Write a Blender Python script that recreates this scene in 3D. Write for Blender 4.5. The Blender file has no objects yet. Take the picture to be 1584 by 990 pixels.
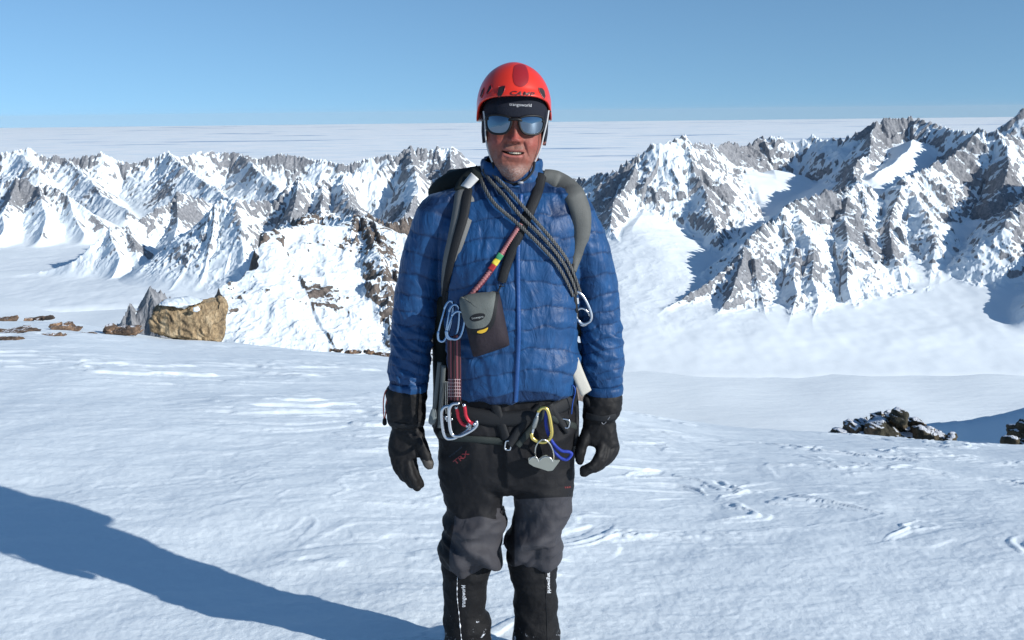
import bpy, bmesh, math, random
import numpy as np
from mathutils import Vector, Matrix
from mathutils.bvhtree import BVHTree

random.seed(7); np.random.seed(7)
C = bpy.context.scene.collection
R = math.radians

# ------------------------------------------------------------------ camera
FPX, W0, H0 = 1540.0, 1584.0, 990.0
PITCH, ROLL = R(11.8), R(-0.62)
cr, sr, cp, sp = math.cos(ROLL), math.sin(ROLL), math.cos(PITCH), math.sin(PITCH)
Rv0 = Vector((1, 0, 0)); Uv0 = Vector((0, sp, cp)); Fv = Vector((0, cp, -sp))
Rv = Rv0*cr + Uv0*sr; Uv = -Rv0*sr + Uv0*cr
cam_d = bpy.data.cameras.new('camera'); cam = bpy.data.objects.new('camera', cam_d); C.objects.link(cam)
cam.matrix_world = Matrix(((Rv.x, Uv.x, -Fv.x, 0), (Rv.y, Uv.y, -Fv.y, 0), (Rv.z, Uv.z, -Fv.z, 0), (0, 0, 0, 1)))
cam_d.sensor_width = 36; cam_d.lens = 36*FPX/W0
cam_d.clip_start = 0.05; cam_d.clip_end = 400000
bpy.context.scene.camera = cam

# ------------------------------------------------------------------ light
SUN_EL, SUN_AZ = R(23.0), math.atan2(0.857, -0.515)     # azimuth measured clockwise from +Y
wd = bpy.data.worlds.new("World"); bpy.context.scene.world = wd; wd.use_nodes = True
nt = wd.node_tree; nt.nodes.clear()
sky = nt.nodes.new('ShaderNodeTexSky'); sky.sky_type = 'NISHITA'; sky.sun_disc = False
sky.sun_elevation = SUN_EL; sky.sun_rotation = SUN_AZ; sky.altitude = 1500
sky.air_density = 1.0; sky.dust_density = 0.15; sky.ozone_density = 2.2
tcw = nt.nodes.new('ShaderNodeTexCoord'); mpw = nt.nodes.new('ShaderNodeMapping')
mpw.inputs['Scale'].default_value = (1, 1, 0.85); mpw.inputs['Location'].default_value = (0, 0, 0.13)
nt.links.new(tcw.outputs['Generated'], mpw.inputs[0]); nt.links.new(mpw.outputs[0], sky.inputs[0])
bg = nt.nodes.new('ShaderNodeBackground'); bg.inputs[1].default_value = 0.115
wo = nt.nodes.new('ShaderNodeOutputWorld')
tw = nt.nodes.new('ShaderNodeMix'); tw.data_type = 'RGBA'; tw.blend_type = 'MULTIPLY'; tw.inputs[0].default_value = 1
nt.links.new(sky.outputs[0], tw.inputs[6]); tw.inputs[7].default_value = (0.79, 0.98, 1.04, 1); nt.links.new(tw.outputs[2], bg.inputs[0]); nt.links.new(bg.outputs[0], wo.inputs[0])
sd = bpy.data.lights.new('sun', 'SUN'); sd.energy = 4.9; sd.angle = R(0.5); sd.color = (1.0, 0.985, 0.945)
sun = bpy.data.objects.new('sun', sd); C.objects.link(sun)
SD = Vector((math.sin(SUN_AZ)*math.cos(SUN_EL), math.cos(SUN_AZ)*math.cos(SUN_EL), math.sin(SUN_EL)))
sun.rotation_euler = SD.to_track_quat('Z', 'Y').to_euler()
vs = bpy.context.scene.view_settings
vs.view_transform = 'Standard'; vs.look = 'None'; vs.gamma = 1; vs.exposure = 0.16; vs.use_curve_mapping = False

def ray(px, py):
    a = (px-W0/2)/FPX; b = (H0/2-py)/FPX
    return Fv + Rv*a + Uv*b
def UP(px, py, Y):                      # point seen at photo pixel px,py at forward distance Y
    d = ray(px, py); return d*(Y/d.y)

# ------------------------------------------------------------------ helpers
def mat(name, build):
    m = bpy.data.materials.new(name); m.use_nodes = True
    n = m.node_tree.nodes; l = m.node_tree.links
    b = n['Principled BSDF']
    build(n, l, b); return m
def smat(name, col, rough=0.6, metal=0.0, bump=0.0, scale=200, var=0.0, **kw):
    def f(n, l, b):
        b.inputs['Base Color'].default_value = (*col, 1); b.inputs['Roughness'].default_value = rough
        b.inputs['Metallic'].default_value = metal
        for k, v in kw.items(): b.inputs[k.replace('_', ' ')].default_value = v
        tc = n.new('ShaderNodeTexCoord')
        if bump or var:
            t = n.new('ShaderNodeTexNoise'); t.inputs['Scale'].default_value = scale; t.inputs['Detail'].default_value = 4
            l.new(tc.outputs['Object'], t.inputs['Vector'])
        if bump:
            bp = n.new('ShaderNodeBump'); bp.inputs['Strength'].default_value = bump; bp.inputs['Distance'].default_value = 0.002
            l.new(t.outputs[0], bp.inputs['Height']); l.new(bp.outputs[0], b.inputs['Normal'])
        if var:
            t2 = n.new('ShaderNodeTexNoise'); t2.inputs['Scale'].default_value = scale*0.12; t2.inputs['Detail'].default_value = 5
            l.new(tc.outputs['Object'], t2.inputs['Vector'])
            mr = n.new('ShaderNodeMapRange'); mr.inputs[3].default_value = 1-var; mr.inputs[4].default_value = 1+var
            mr.inputs[1].default_value = 0.3; mr.inputs[2].default_value = 0.7
            l.new(t2.outputs[0], mr.inputs[0])
            mx = n.new('ShaderNodeMix'); mx.data_type = 'RGBA'; mx.blend_type = 'MULTIPLY'; mx.inputs[0].default_value = 1
            mx.inputs[6].default_value = (*col, 1); l.new(mr.outputs[0], mx.inputs[7]); l.new(mx.outputs[2], b.inputs['Base Color'])
    return mat(name, f)

def link(name, me, m=None, parent=None, smooth=True):
    o = bpy.data.objects.new(name, me); C.objects.link(o)
    if m is not None:
        me.materials.clear()
        for k in (m if isinstance(m, (list, tuple)) else [m]): me.materials.append(k)
    if parent is not None: o.parent = parent
    if smooth and len(me.polygons): me.polygons.foreach_set('use_smooth', np.ones(len(me.polygons), bool))
    return o
def tag(o, label=None, cat=None, group=None, kind=None):
    if label: o['label'] = label
    if cat: o['category'] = cat
    if group: o['group'] = group
    if kind: o['kind'] = kind
    return o
def empty(name, loc, label, cat, group=None):
    o = bpy.data.objects.new(name, None); C.objects.link(o); o.location = loc; o.empty_display_size = 0.1
    return tag(o, label, cat, group)
def child(o, parent):                   # keep world-space mesh under an Empty that stands elsewhere
    o.parent = parent
    lp = Vector((0, 0, 0)); p = parent
    while p is not None: lp += p.location; p = p.parent
    o.location = -lp
    return o
def grid_mesh(name, V, nu, nv, close_u=False, uv=None):
    """V: (nv,nu,3) array -> quad grid mesh"""
    me = bpy.data.meshes.new(name)
    me.vertices.add(nu*nv); me.vertices.foreach_set('co', V.reshape(-1).astype(np.float32))
    cu = nu if close_u else nu-1
    i = np.arange(nv-1)[:, None]*nu; j = np.arange(cu)[None, :]; j2 = (j+1) % nu
    q = np.stack([i+j, i+j2, i+nu+j2, i+nu+j], -1).reshape(-1, 4)
    n = len(q); me.loops.add(n*4); me.loops.foreach_set('vertex_index', q.reshape(-1).astype(np.int32))
    me.polygons.add(n); me.polygons.foreach_set('loop_start', np.arange(n, dtype=np.int32)*4)
    me.update(); me.validate(); return me
def attr(me, name, arr, typ='FLOAT'):
    a = me.attributes.new(name, typ, 'POINT')
    a.data.foreach_set('value' if typ == 'FLOAT' else 'color', arr.reshape(-1).astype(np.float32))

# ------------------------------------------------------------------ noise
_rng = np.random.RandomState(11)
_P = _rng.permutation(4096).astype(np.int32); _G = _rng.rand(4096).astype(np.float32)*6.2831853
_GX, _GY = np.cos(_G), np.sin(_G)
def pn(x, y, s=0):
    x = np.asarray(x, np.float32)+s*17.37; y = np.asarray(y, np.float32)-s*9.71
    xi = np.floor(x); yi = np.floor(y); fx = x-xi; fy = y-yi
    xi = xi.astype(np.int32); yi = yi.astype(np.int32)
    u = fx*fx*fx*(fx*(fx*6-15)+10); v = fy*fy*fy*(fy*(fy*6-15)+10)
    def g(ix, iy, dx, dy):
        h = _P[(_P[ix & 4095]+iy) & 4095]; return _GX[h]*dx+_GY[h]*dy
    a = g(xi, yi, fx, fy); b = g(xi+1, yi, fx-1, fy); c = g(xi, yi+1, fx, fy-1); d = g(xi+1, yi+1, fx-1, fy-1)
    return ((a+(b-a)*u)+((c+(d-c)*u)-(a+(b-a)*u))*v)*1.5
def fbm(x, y, o=4, s=0, g=0.5):
    r = 0; a = 1
    for k in range(o): r = r+a*pn(x*2**k, y*2**k, s+k); a *= g
    return r
def ridged(x, y, o=5, s=0, g=0.5):
    r = 0; a = 1; w = 1; t = 0
    for k in range(o):
        n = (1-np.abs(pn(x*2**k, y*2**k, s+k)))**2*w; r = r+a*n; w = np.clip(n*1.6, 0, 1); t += a; a *= g
    return r/t
def sst(a, b, x):
    t = np.clip((x-a)/(b-a), 0, 1); return t*t*(3-2*t)

# ------------------------------------------------------------------ terrain materials
def snow_mat(n, l, b, far=False, rock=False, rcol=((0.125, 0.132, 0.148), (0.33, 0.332, 0.345)), ns=0.03, tint=(0.82, 0.875, 0.90)):
    g = n.new('ShaderNodeNewGeometry')
    b.inputs['Base Color'].default_value = (*tint, 1); b.inputs['Roughness'].default_value = 0.75
    b.inputs['Specular IOR Level'].default_value = 0.25
    if not rock: return
    mp = n.new('ShaderNodeMapping'); mp.inputs['Scale'].default_value = (1, 1, 0.40)
    l.new(g.outputs['Position'], mp.inputs['Vector'])
    a = n.new('ShaderNodeTexNoise'); a.inputs['Scale'].default_value = ns; a.inputs['Detail'].default_value = 8; a.inputs['Roughness'].default_value = 0.8
    a.inputs['Distortion'].default_value = 0.6
    l.new(mp.outputs[0], a.inputs['Vector'])
    at = n.new('ShaderNodeAttribute'); at.attribute_name = 'rock'
    ad = n.new('ShaderNodeMath'); ad.operation = 'MULTIPLY_ADD'; ad.inputs[1].default_value = 4.0; l.new(a.outputs[0], ad.inputs[0])
    su = n.new('ShaderNodeMath'); su.operation = 'MULTIPLY_ADD'; su.inputs[1].default_value = 1.7; su.inputs[2].default_value = -2.90
    l.new(at.outputs['Fac'], su.inputs[0]); l.new(su.outputs[0], ad.inputs[2])
    rp = n.new('ShaderNodeMapRange'); rp.inputs[1].default_value = -0.06; rp.inputs[2].default_value = 0.10; l.new(ad.outputs[0], rp.inputs[0])
    # rock colour
    c2 = n.new('ShaderNodeTexNoise'); c2.inputs['Scale'].default_value = ns*1.7; c2.inputs['Detail'].default_value = 8; c2.inputs['Roughness'].default_value = 0.75
    l.new(mp.outputs[0], c2.inputs['Vector'])
    cr_ = n.new('ShaderNodeValToRGB'); e = cr_.color_ramp.elements
    e[0].position = 0.36; e[0].color = (*rcol[0], 1); e[1].position = 0.62; e[1].color = (*rcol[1], 1)
    l.new(c2.outputs[0], cr_.inputs[0])
    mx = n.new('ShaderNodeMix'); mx.data_type = 'RGBA'; l.new(rp.outputs[0], mx.inputs[0])
    mx.inputs[6].default_value = (*tint, 1); l.new(cr_.outputs[0], mx.inputs[7]); l.new(mx.outputs[2], b.inputs['Base Color'])
    bp = n.new('ShaderNodeBump'); bp.inputs['Strength'].default_value = 0.9; bp.inputs['Distance'].default_value = 0.25/ns
    mm = n.new('ShaderNodeMath'); mm.operation = 'MULTIPLY'; l.new(rp.outputs[0], mm.inputs[0]); l.new(c2.outputs[0], mm.inputs[1])
    l.new(mm.outputs[0], bp.inputs['Height']); l.new(bp.outputs[0], b.inputs['Normal'])

M_far = mat('far_mountain', lambda n, l, b: snow_mat(n, l, b, rock=True, ns=0.05))
M_mid = mat('mid_mountain', lambda n, l, b: snow_mat(n, l, b, rock=True, ns=0.05, rcol=((0.045, 0.040, 0.038), (0.23, 0.185, 0.155))))

# ------------------------------------------------------------------ ridge-skeleton heightfields
def patch(name, px0, px1, nu, dist, ridges, base, M, amp=1.0, mdef=1.2, mspur=1.35, cut=None, snowy=0.0, seed=0, rock_lo=0.70, rock_hi=1.25, post=None):
    u = np.linspace((px0-792)/FPX/math.cos(PITCH), (px1-792)/FPX/math.cos(PITCH), nu).astype(np.float32)
    Y = np.asarray(dist, np.float32)[:, None]+0*u[None, :]; X = Y*u[None, :]
    wx = X+32*fbm(X/420, Y/420, 2, seed+3)*amp; wy = Y+32*fbm(X/420, Y/420, 2, seed+5)*amp
    best = np.full(X.shape, -1e9, np.float32); S = np.zeros_like(best); D = np.zeros_like(best); RG = np.zeros_like(best); GQ = np.zeros_like(best)
    acc = np.zeros_like(best); K = 14.0*amp
    s0 = 0
    for rd in ridges:
        sp = rd.get('m', mdef if rd.get('L', 600) >= 300 else mspur); rough = rd.get('r', 1.0); b_ = rd.get('base', base)
        P = [UP(*p[:2], p[2]*1000) for p in rd['p']]
        for A, B in zip(P[:-1], P[1:]):
            dx, dy = B.x-A.x, B.y-A.y; l2 = dx*dx+dy*dy; ln = math.sqrt(l2)
            t = np.clip(((wx-A.x)*dx+(wy-A.y)*dy)/l2, 0, 1)
            ds = np.hypot(wx-(A.x+t*dx), wy-(A.y+t*dy)); zc = A.z+t*(B.z-A.z)
            q = ds*sp/np.maximum(zc-b_, 60*amp); gq = (np.exp(-q)-0.04)/0.96
            gq = 0.5*gq+0.5*np.clip(1-q*0.72, 0, 1); h = b_+(zc-b_)*gq
            m = h > best
            S = np.where(m, s0+t*ln, S); D = np.where(m, ds, D); RG = np.where(m, rough, RG); GQ = np.where(m, gq, GQ)
            k_ = 26.0*amp; df = np.clip(k_-np.abs(best-h), 0, k_); best = np.maximum(best, h)+df*df/(4*k_)
            s0 += ln
        s0 += 5000
    h = best
    rel = sst(base+10, base+170*amp, h)
    rel2 = sst(base-10, base+420*amp, h)
    def bl(a, k):
        for ax in (0, 1):
            c = np.cumsum(np.pad(a.astype(np.float64), [(k+1, k) if i == ax else (0, 0) for i in (0, 1)], mode='edge'), axis=ax)
            a = (np.take(c, range(2*k+1, c.shape[ax]), ax)-np.take(c, range(0, c.shape[ax]-2*k-1), ax))/(2*k+1)
        return a.astype(np.float32)
    nearc = 1-np.exp(-D/(45*amp)); RG = bl(RG, 10); RG = RG*sst(0.06, 0.34, GQ)
    fl = ridged((S+40*pn(X/(200*amp), Y/(200*amp), seed+9))/(190*amp), D/(800*amp), 5, seed+20, 0.55)-0.56       # buttresses and gullies running down from the crests
    fl = bl(fl, 2) if amp < 1 else bl(fl, 1)
    iso = ridged(X/(330*amp), Y/(330*amp), 6, seed+30, 0.55)-0.55
    fine = ridged(X/(75*amp)+0.5*iso, Y/(75*amp), 5, seed+40, 0.6)-0.4
    h = h + RG*amp*(fl*68*rel2*(0.25+0.75*nearc) + iso*58*rel2*(0.35+0.65*nearc) + fine*21*rel*(0.4+0.6*nearc))
    h = h + amp*RG*rel2*(1-nearc)*(ridged(S/38/amp, D/200/amp, 3, seed+60)-0.55)*34
    h = h + amp*3.0*fbm(X/(160*amp), Y/(160*amp), 3, seed+50)
    if cut is not None: h = cut(X, Y, h)
    if amp == 1.0:
        q_ = (h-(base-6))/13; h = base-6+13*np.where(q_ > 20, q_, np.log1p(np.exp(np.clip(q_, -30, 20)))); fl_ = base-6; h = fl_+(h-fl_)*(sst(2480, 3420, Y)**1.4 if dist[0] < 3000 else 1.0)
    if post is not None: h = post(X, Y, h)
    # let the sheet dip below the valley floor at its rim
    eu_ = sst(0, 0.03, np.minimum(np.linspace(0, 1, nu), np.linspace(1, 0, nu)))[None, :]; ed_ = sst(0, 0.05, np.linspace(0, 1, len(dist)))[:, None]
    h = h-(1-eu_*ed_)*260*amp
    # slope / curvature
    dY = np.gradient(Y[:, 0])[:, None]; du = u[1]-u[0]
    hu = np.gradient(h, axis=1)/(Y*du); hv = np.gradient(h, axis=0)/dY - 0*hu
    hs = bl(h, 1)
    hu = np.gradient(hs, axis=1)/(Y*du); hv = np.gradient(hs, axis=0)/dY - u[None, :]*hu
    sl = np.hypot(hu, hv)
    cv = (h-bl(h, 4))/(10*amp)
    macro = fbm(X/(420*amp), Y/(420*amp), 3, seed+70)
    rib = (fl+0.1)*1.1+np.clip(cv, -0.6, 0.6)*0.9
    streak = ridged(S/(48*amp)+0.4*pn(X/(60*amp), Y/(60*amp), seed+75), D/(420*amp), 3, seed+76)-0.5
    rock = sst(rock_lo, rock_hi, sl+0.95*macro+0.5*rib+0.5*streak-snowy)
    rock = rock*sst(base+15*amp, base+70*amp, h)*sst(0.0, 0.35, RG+0.0)
    rock = np.where((eu_*ed_) < 0.99, 0, rock)
    V = np.stack([X, Y, h], -1)
    me = grid_mesh(name, V, nu, len(dist)); attr(me, 'rock', rock)
    o = link(name, me, M); tag(o, kind='structure'); return o, (u, np.asarray(dist), h)

def dd(*seg):
    out = []
    for a, b, n in seg: out += list(np.linspace(a, b, n, endpoint=False))
    return np.array(out+[seg[-1][1]])

BASE = -830.0
RM = [
 dict(L=520, p=[(830,315,5.5),(870,292,5.3),(891,275,5.2),(919,268,5.1),(947,264,5.0),(986,242,5.0),(1013,223,5.0),(1030,217,5.0),(1058,213,5.1),(1074,223,5.2),(1102,223,5.6),(1141,221,5.9),(1158,224,6.0),(1180,213,6.1),(1202,210,6.1),(1224,221,6.1),(1252,210,6.1),(1274,216,6.0),(1297,213,5.9),(1324,202,5.8),(1358,186,5.8),(1380,181,5.8),(1413,178,5.8),(1441,188,5.7),(1463,199,5.6),(1491,205,5.3),(1519,199,5.15),(1547,205,5.1),(1584,216,5.2),(1640,225,5.3),(1750,215,5.5),(1900,230,5.6)]),
 dict(L=260, p=[(1058,213,5.1),(1075,262,4.85),(1092,308,4.6),(1108,350,4.4),(1125,388,4.25)]),
 dict(L=240, r=0.6, p=[(986,242,5.0),(962,300,4.7),(948,350,4.45),(960,392,4.3)]),
 dict(L=330, p=[(1318,262,4.9),(1335,283,4.6),(1305,290,4.5),(1270,300,4.4),(1235,311,4.3),(1213,328,4.2),(1180,352,4.05),(1152,372,3.95),(1141,386,3.9),(1110,420,3.8),(1070,452,3.7),(1035,478,3.6),(1010,505,3.52)]),
 dict(L=200, m=0.95, p=[(1235,311,4.3),(1245,370,4.0),(1255,420,3.82),(1266,470,3.62),(1262,520,3.42),(1258,545,3.3)]),
 dict(L=200, m=1.0, p=[(1213,328,4.2),(1220,390,3.95),(1232,450,3.7),(1222,510,3.46),(1215,540,3.32)]),
 dict(L=200, m=1.0, r=0.6, p=[(1335,283,4.6),(1345,350,4.25),(1355,420,3.95),(1360,490,3.7)]),
 dict(L=170, m=1.0, p=[(1152,372,3.95),(1165,430,3.78),(1182,480,3.6),(1203,530,3.42)]),
 dict(L=170, m=0.95, p=[(1305,290,4.5),(1308,380,4.0),(1322,480,3.62)]),
 dict(L=160, p=[(1141,386,3.9),(1135,430,3.72),(1120,480,3.56)]),
 dict(L=210, m=1.05, p=[(1391,278,4.6),(1412,300,4.5),(1435,332,4.3),(1455,372,4.12),(1452,420,3.95),(1437,460,3.8),(1425,495,3.65)]),
 dict(L=190, m=1.05, p=[(1391,278,4.6),(1382,340,4.3),(1388,400,4.0),(1405,455,3.8)]),
 dict(L=300, p=[(1391,278,4.6),(1440,262,4.75),(1490,232,5.0),(1519,199,5.15)]),
 dict(L=260, p=[(1547,205,5.1),(1560,250,4.8),(1555,285,4.6)]),
 dict(L=230, p=[(1358,186,5.8),(1345,225,5.4),(1318,262,4.9)]),
 dict(m=0.28, r=0.0, L=400, p=[(1150,262,5.6),(1165,300,5.25),(1170,340,4.9),(1160,385,4.55),(1120,420,4.2),(1060,440,3.95)]),
 dict(m=0.25, r=0.0, L=400, p=[(1115,262,5.5),(1125,320,5.05),(1138,375,4.6)]),
 dict(m=0.25, r=0.0, L=400, p=[(1195,262,5.7),(1200,300,5.35)]),
 dict(m=0.32, r=0.1, L=400, p=[(1005,300,4.85),(985,350,4.5),(960,410,4.2),(930,450,3.95)]),
 dict(m=0.3, r=0.0, L=400, p=[(1520,340,4.5),(1535,380,4.2),(1550,430,3.9),(1530,500,3.6)]),
 dict(m=0.55, r=0.15, L=400, p=[(1420,215,5.5),(1385,245,5.15),(1352,275,4.8)]),
 dict(L=300, p=[(1900,200,4.6),(1700,230,4.4),(1640,262,4.3),(1600,298,4.2),(1570,322,4.1),(1548,350,4.0)]),
 dict(L=420, r=0.35, p=[(1700,330,3.9),(1640,420,3.6),(1600,480,3.4)]),
]
patch('mountain_range', 760, 1990, 1500, dd((2450,3200,60),(3200,4700,540),(4700,6300,330),(6300,8000,30)), RM, BASE-12, M_far, seed=1, rock_lo=0.80, rock_hi=1.95)

LM = [
 dict(L=800, p=[(-500,235,9),(-120,240,9),(0,236,9),(24,235,9),(44,230,9),(61,238,9),(85,240,9),(101,244,9),(133,240,9),(154,234,9),(178,246,9),(202,254,9),(226,244,9),(259,235,9),(279,244,9),(311,233,9.1),(335,236,9.2),(372,238,9.2),(396,245,9.2),(436,238,9.2),(465,242,9.2),(497,246,9.1),(533,254,9),(566,246,9),(598,238,9),(618,243,9),(700,262,9),(900,275,9.2)]),
 dict(L=420, p=[(101,244,9),(135,275,8.4),(170,310,7.8),(200,326,7.5)]),
 dict(L=420, p=[(259,235,9),(300,268,8.3),(345,300,7.7),(372,312,7.4)]),
 dict(L=420, p=[(372,238,9.2),(398,265,8.6),(430,290,8.1)]),
 dict(L=400, p=[(24,235,9),(60,262,8.4)]),
 dict(L=430, p=[(-400,310,7.5),(-160,300,7.4),(-60,296,7.3),(0,284,7.25),(24,276,7.2),(61,286,7.1),(73,284,7.1),(105,301,7.0),(133,321,6.9),(168,350,6.75)]),
 dict(L=230, p=[(61,286,7.1),(70,330,6.7),(60,365,6.4)]),
 dict(L=230, p=[(24,276,7.2),(10,330,6.7),(0,370,6.4)]),
 dict(L=230, p=[(105,301,7.0),(120,340,6.7),(130,362,6.5)]),
 dict(L=270, p=[(345,322,6.1),(303,308,5.9),(275,298,5.8),(259,312,5.7),(242,320,5.6),(215,343,5.5),(198,348,5.4),(174,351,5.3),(145,381,5.2),(113,405,5.15),(61,421,5.15),(8,430,5.15)]),
 dict(L=170, p=[(174,351,5.3),(186,400,5.0),(172,432,4.88)]),
 dict(L=170, p=[(198,348,5.4),(213,390,5.15),(222,418,5.0)]),
 dict(L=200, p=[(275,298,5.8),(272,350,5.45),(262,390,5.2)]),
 dict(L=300, p=[(860,300,5.9),(790,290,5.8),(760,282,5.7),(737,262,5.7),(718,247,5.6),(705,231,5.6),(680,227,5.6),(660,229,5.6),(640,228,5.6),(610,246,5.5),(580,263,5.4),(553,263,5.4),(529,268,5.4),(505,281,5.35),(485,284,5.3),(465,272,5.3),(445,291,5.2),(425,311,5.1),(404,313,5.1),(385,309,5.05),(364,307,5.0),(335,311,5.0),(320,342,4.9),(300,390,4.75),(275,430,4.6),(262,452,4.52)]),
 dict(L=200, p=[(364,307,5.0),(376,350,4.75),(372,400,4.55)]),
 dict(L=240, p=[(465,272,5.3),(460,320,4.9),(440,370,4.5),(420,400,4.3)]),
 dict(L=240, p=[(529,268,5.4),(540,310,4.95),(580,360,4.5)]),
 dict(L=260, p=[(640,228,5.6),(640,290,5.1),(628,340,4.7),(600,390,4.3)]),
 dict(L=260, p=[(705,231,5.6),(695,300,5.1),(700,380,4.5)]),
 dict(L=160, p=[(335,311,5.0),(330,370,4.75),(318,430,4.55)]),
 dict(L=260, p=[(505,281,5.35),(500,330,4.8),(520,380,4.4)]),
]
patch('mountain_range', -420, 960, 1500, dd((3800,4400,60),(4400,6300,560),(6300,7400,170),(7400,9600,230),(9600,11500,20)), LM, BASE-12, M_far, seed=5, rock_lo=0.78, rock_hi=1.9)

FM = [dict(L=500, p=[(1480,215,8.2),(1530,208,8),(1547,198,8),(1565,181,8),(1584,170,8),(1620,165,8),(1660,180,8),(1760,190,8),(2000,200,8)])]
patch('mountain_range', 1430, 2000, 400, dd((7000,9000,160)), FM, BASE, M_far, seed=9)

NM = [
 dict(L=820, m=0.5, r=0.48, base=-780, p=[(404,358,2.12),(430,352,2.15),(477,348,2.2),(493,352,2.2),(525,350,2.25),(545,338,2.3),(558,336,2.3),(575,345,2.25),(600,360,2.2),(640,365,2.2),(700,350,2.3),(900,420,2.3)]),
 dict(L=150, r=1.3, m=0.9, base=-780, p=[(558,336,2.29),(575,380,2.1),(592,420,1.99),(602,470,1.90),(612,520,1.80)]),
 dict(L=90, r=1.2, m=0.9, base=-780, p=[(565,428,2.02),(530,416,2.05),(485,431,2.015),(455,446,1.985),(428,480,1.92)]),
 dict(L=120, r=1.2, m=0.9, base=-780, p=[(477,352,2.2),(470,385,2.115),(480,405,2.08)]),
 dict(L=150, r=1.2, m=1.0, base=-780, p=[(440,345,2.55),(473,326,2.5),(495,332,2.5),(520,338,2.45),(540,334,2.42),(562,330,2.38),(600,345,2.35),(660,330,2.4)]),
 dict(L=70, r=1.3, m=0.9, base=-780, p=[(500,352,2.2),(493,372,2.14)]),
 dict(L=70, r=1.3, m=0.9, base=-780, p=[(520,425,2.03),(513,440,2.0),(520,452,1.98)]),
 dict(L=70, r=1.3, m=0.9, base=-780, p=[(420,360,2.16),(428,385,2.11)]),
 dict(L=90, r=1.2, m=0.9, base=-780, p=[(404,362,2.1),(388,400,2.03),(378,432,1.98)]),
 dict(L=90, r=1.2, m=0.9, base=-780, p=[(545,338,2.28),(530,380,2.13),(525,405,2.075)]),
 dict(L=90, r=1.2, m=0.9, base=-780, p=[(575,345,2.25),(600,400,2.06),(625,450,1.96),(640,500,1.87)]),
]
ul = (352-792)/FPX/cp
def cutL(X, Y, h):                       # the west side of the near ridge breaks off in a cliff
    uu = X/Y
    edge = ul + 0.036*sst(1900, 2000, Y) + 0.008*(Y-2010)/200 + 0.006*fbm(Y/60, Y/90, 3, 77) + 0.004*fbm(X/40, Y/40, 3, 78)
    d = np.clip(edge-uu, 0, 1)*Y
    d2 = np.clip(uu-(-0.015+0.01*fbm(Y/80, Y/80, 2, 79)), 0, 1)*Y
    h = h-d2*1.5
    return np.where(d > 0, h-d*1.7-20*sst(0, 12, d)+14*(ridged(X/50, Y/50, 4, 80)-0.4)*sst(0, 15, d), h)
patch('near_ridge', 120, 960, 1000, dd((1250,2500,700),(2500,2900,60)), NM, -780, M_mid, amp=0.42, seed=12, cut=cutL, rock_lo=0.68, rock_hi=1.6)
PM = [dict(L=42, r=1.3, p=[(262,462,1.32),(246,452,1.31),(238,450,1.3),(230,444,1.3),(222,462,1.3),(210,480,1.3),(199,470,1.29),(190,492,1.28),(186,520,1.27)]),
      dict(L=30, r=1.3, p=[(230,444,1.3),(240,490,1.27),(250,540,1.24)]), dict(L=26, r=1.2, p=[(199,470,1.29),(203,510,1.26)])]
patch('rock_pinnacles', 150, 330, 300, dd((1180,1400,300)), PM, -420, M_far, amp=0.16, seed=15, rock_lo=0.5, rock_hi=1.6, mdef=2.2, mspur=2.2)

# glacier floor, flat valley ice with a faint rippled crust
def fl_sheet(name, x0, x1, y0, y1, nx, ny, z, amp, m, sc=400.0):
    gx, gy = np.meshgrid(np.linspace(x0, x1, nx), np.linspace(y0, y1, ny))
    V = np.stack([gx, gy, z+amp*fbm(gx/sc, gy/sc, 4, 33)], -1)
    return tag(link(name, grid_mesh(name, V, nx, ny), m), kind='structure')
def glac(n, l, b):
    snow_mat(n, l, b, tint=(0.80, 0.86, 0.885))
    g = n.new('ShaderNodeNewGeometry'); t = n.new('ShaderNodeTexNoise'); t.inputs['Scale'].default_value = 0.012; t.inputs['Detail'].default_value = 8
    t.inputs['Roughness'].default_value = 0.65
    mp = n.new('ShaderNodeMapping'); mp.inputs['Scale'].default_value = (0.5, 1.4, 1); l.new(g.outputs['Position'], mp.inputs[0]); l.new(mp.outputs[0], t.inputs['Vector'])
    bp = n.new('ShaderNodeBump'); bp.inputs['Strength'].default_value = 0.35; bp.inputs['Distance'].default_value = 12; l.new(t.outputs[0], bp.inputs['Height']); l.new(bp.outputs[0], b.inputs['Normal'])
M_gl = mat('glacier_snow', glac)
fl_sheet('glacier', -13000, 13000, 700, 12500, 220, 160, BASE+8, 14, M_gl)

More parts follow.
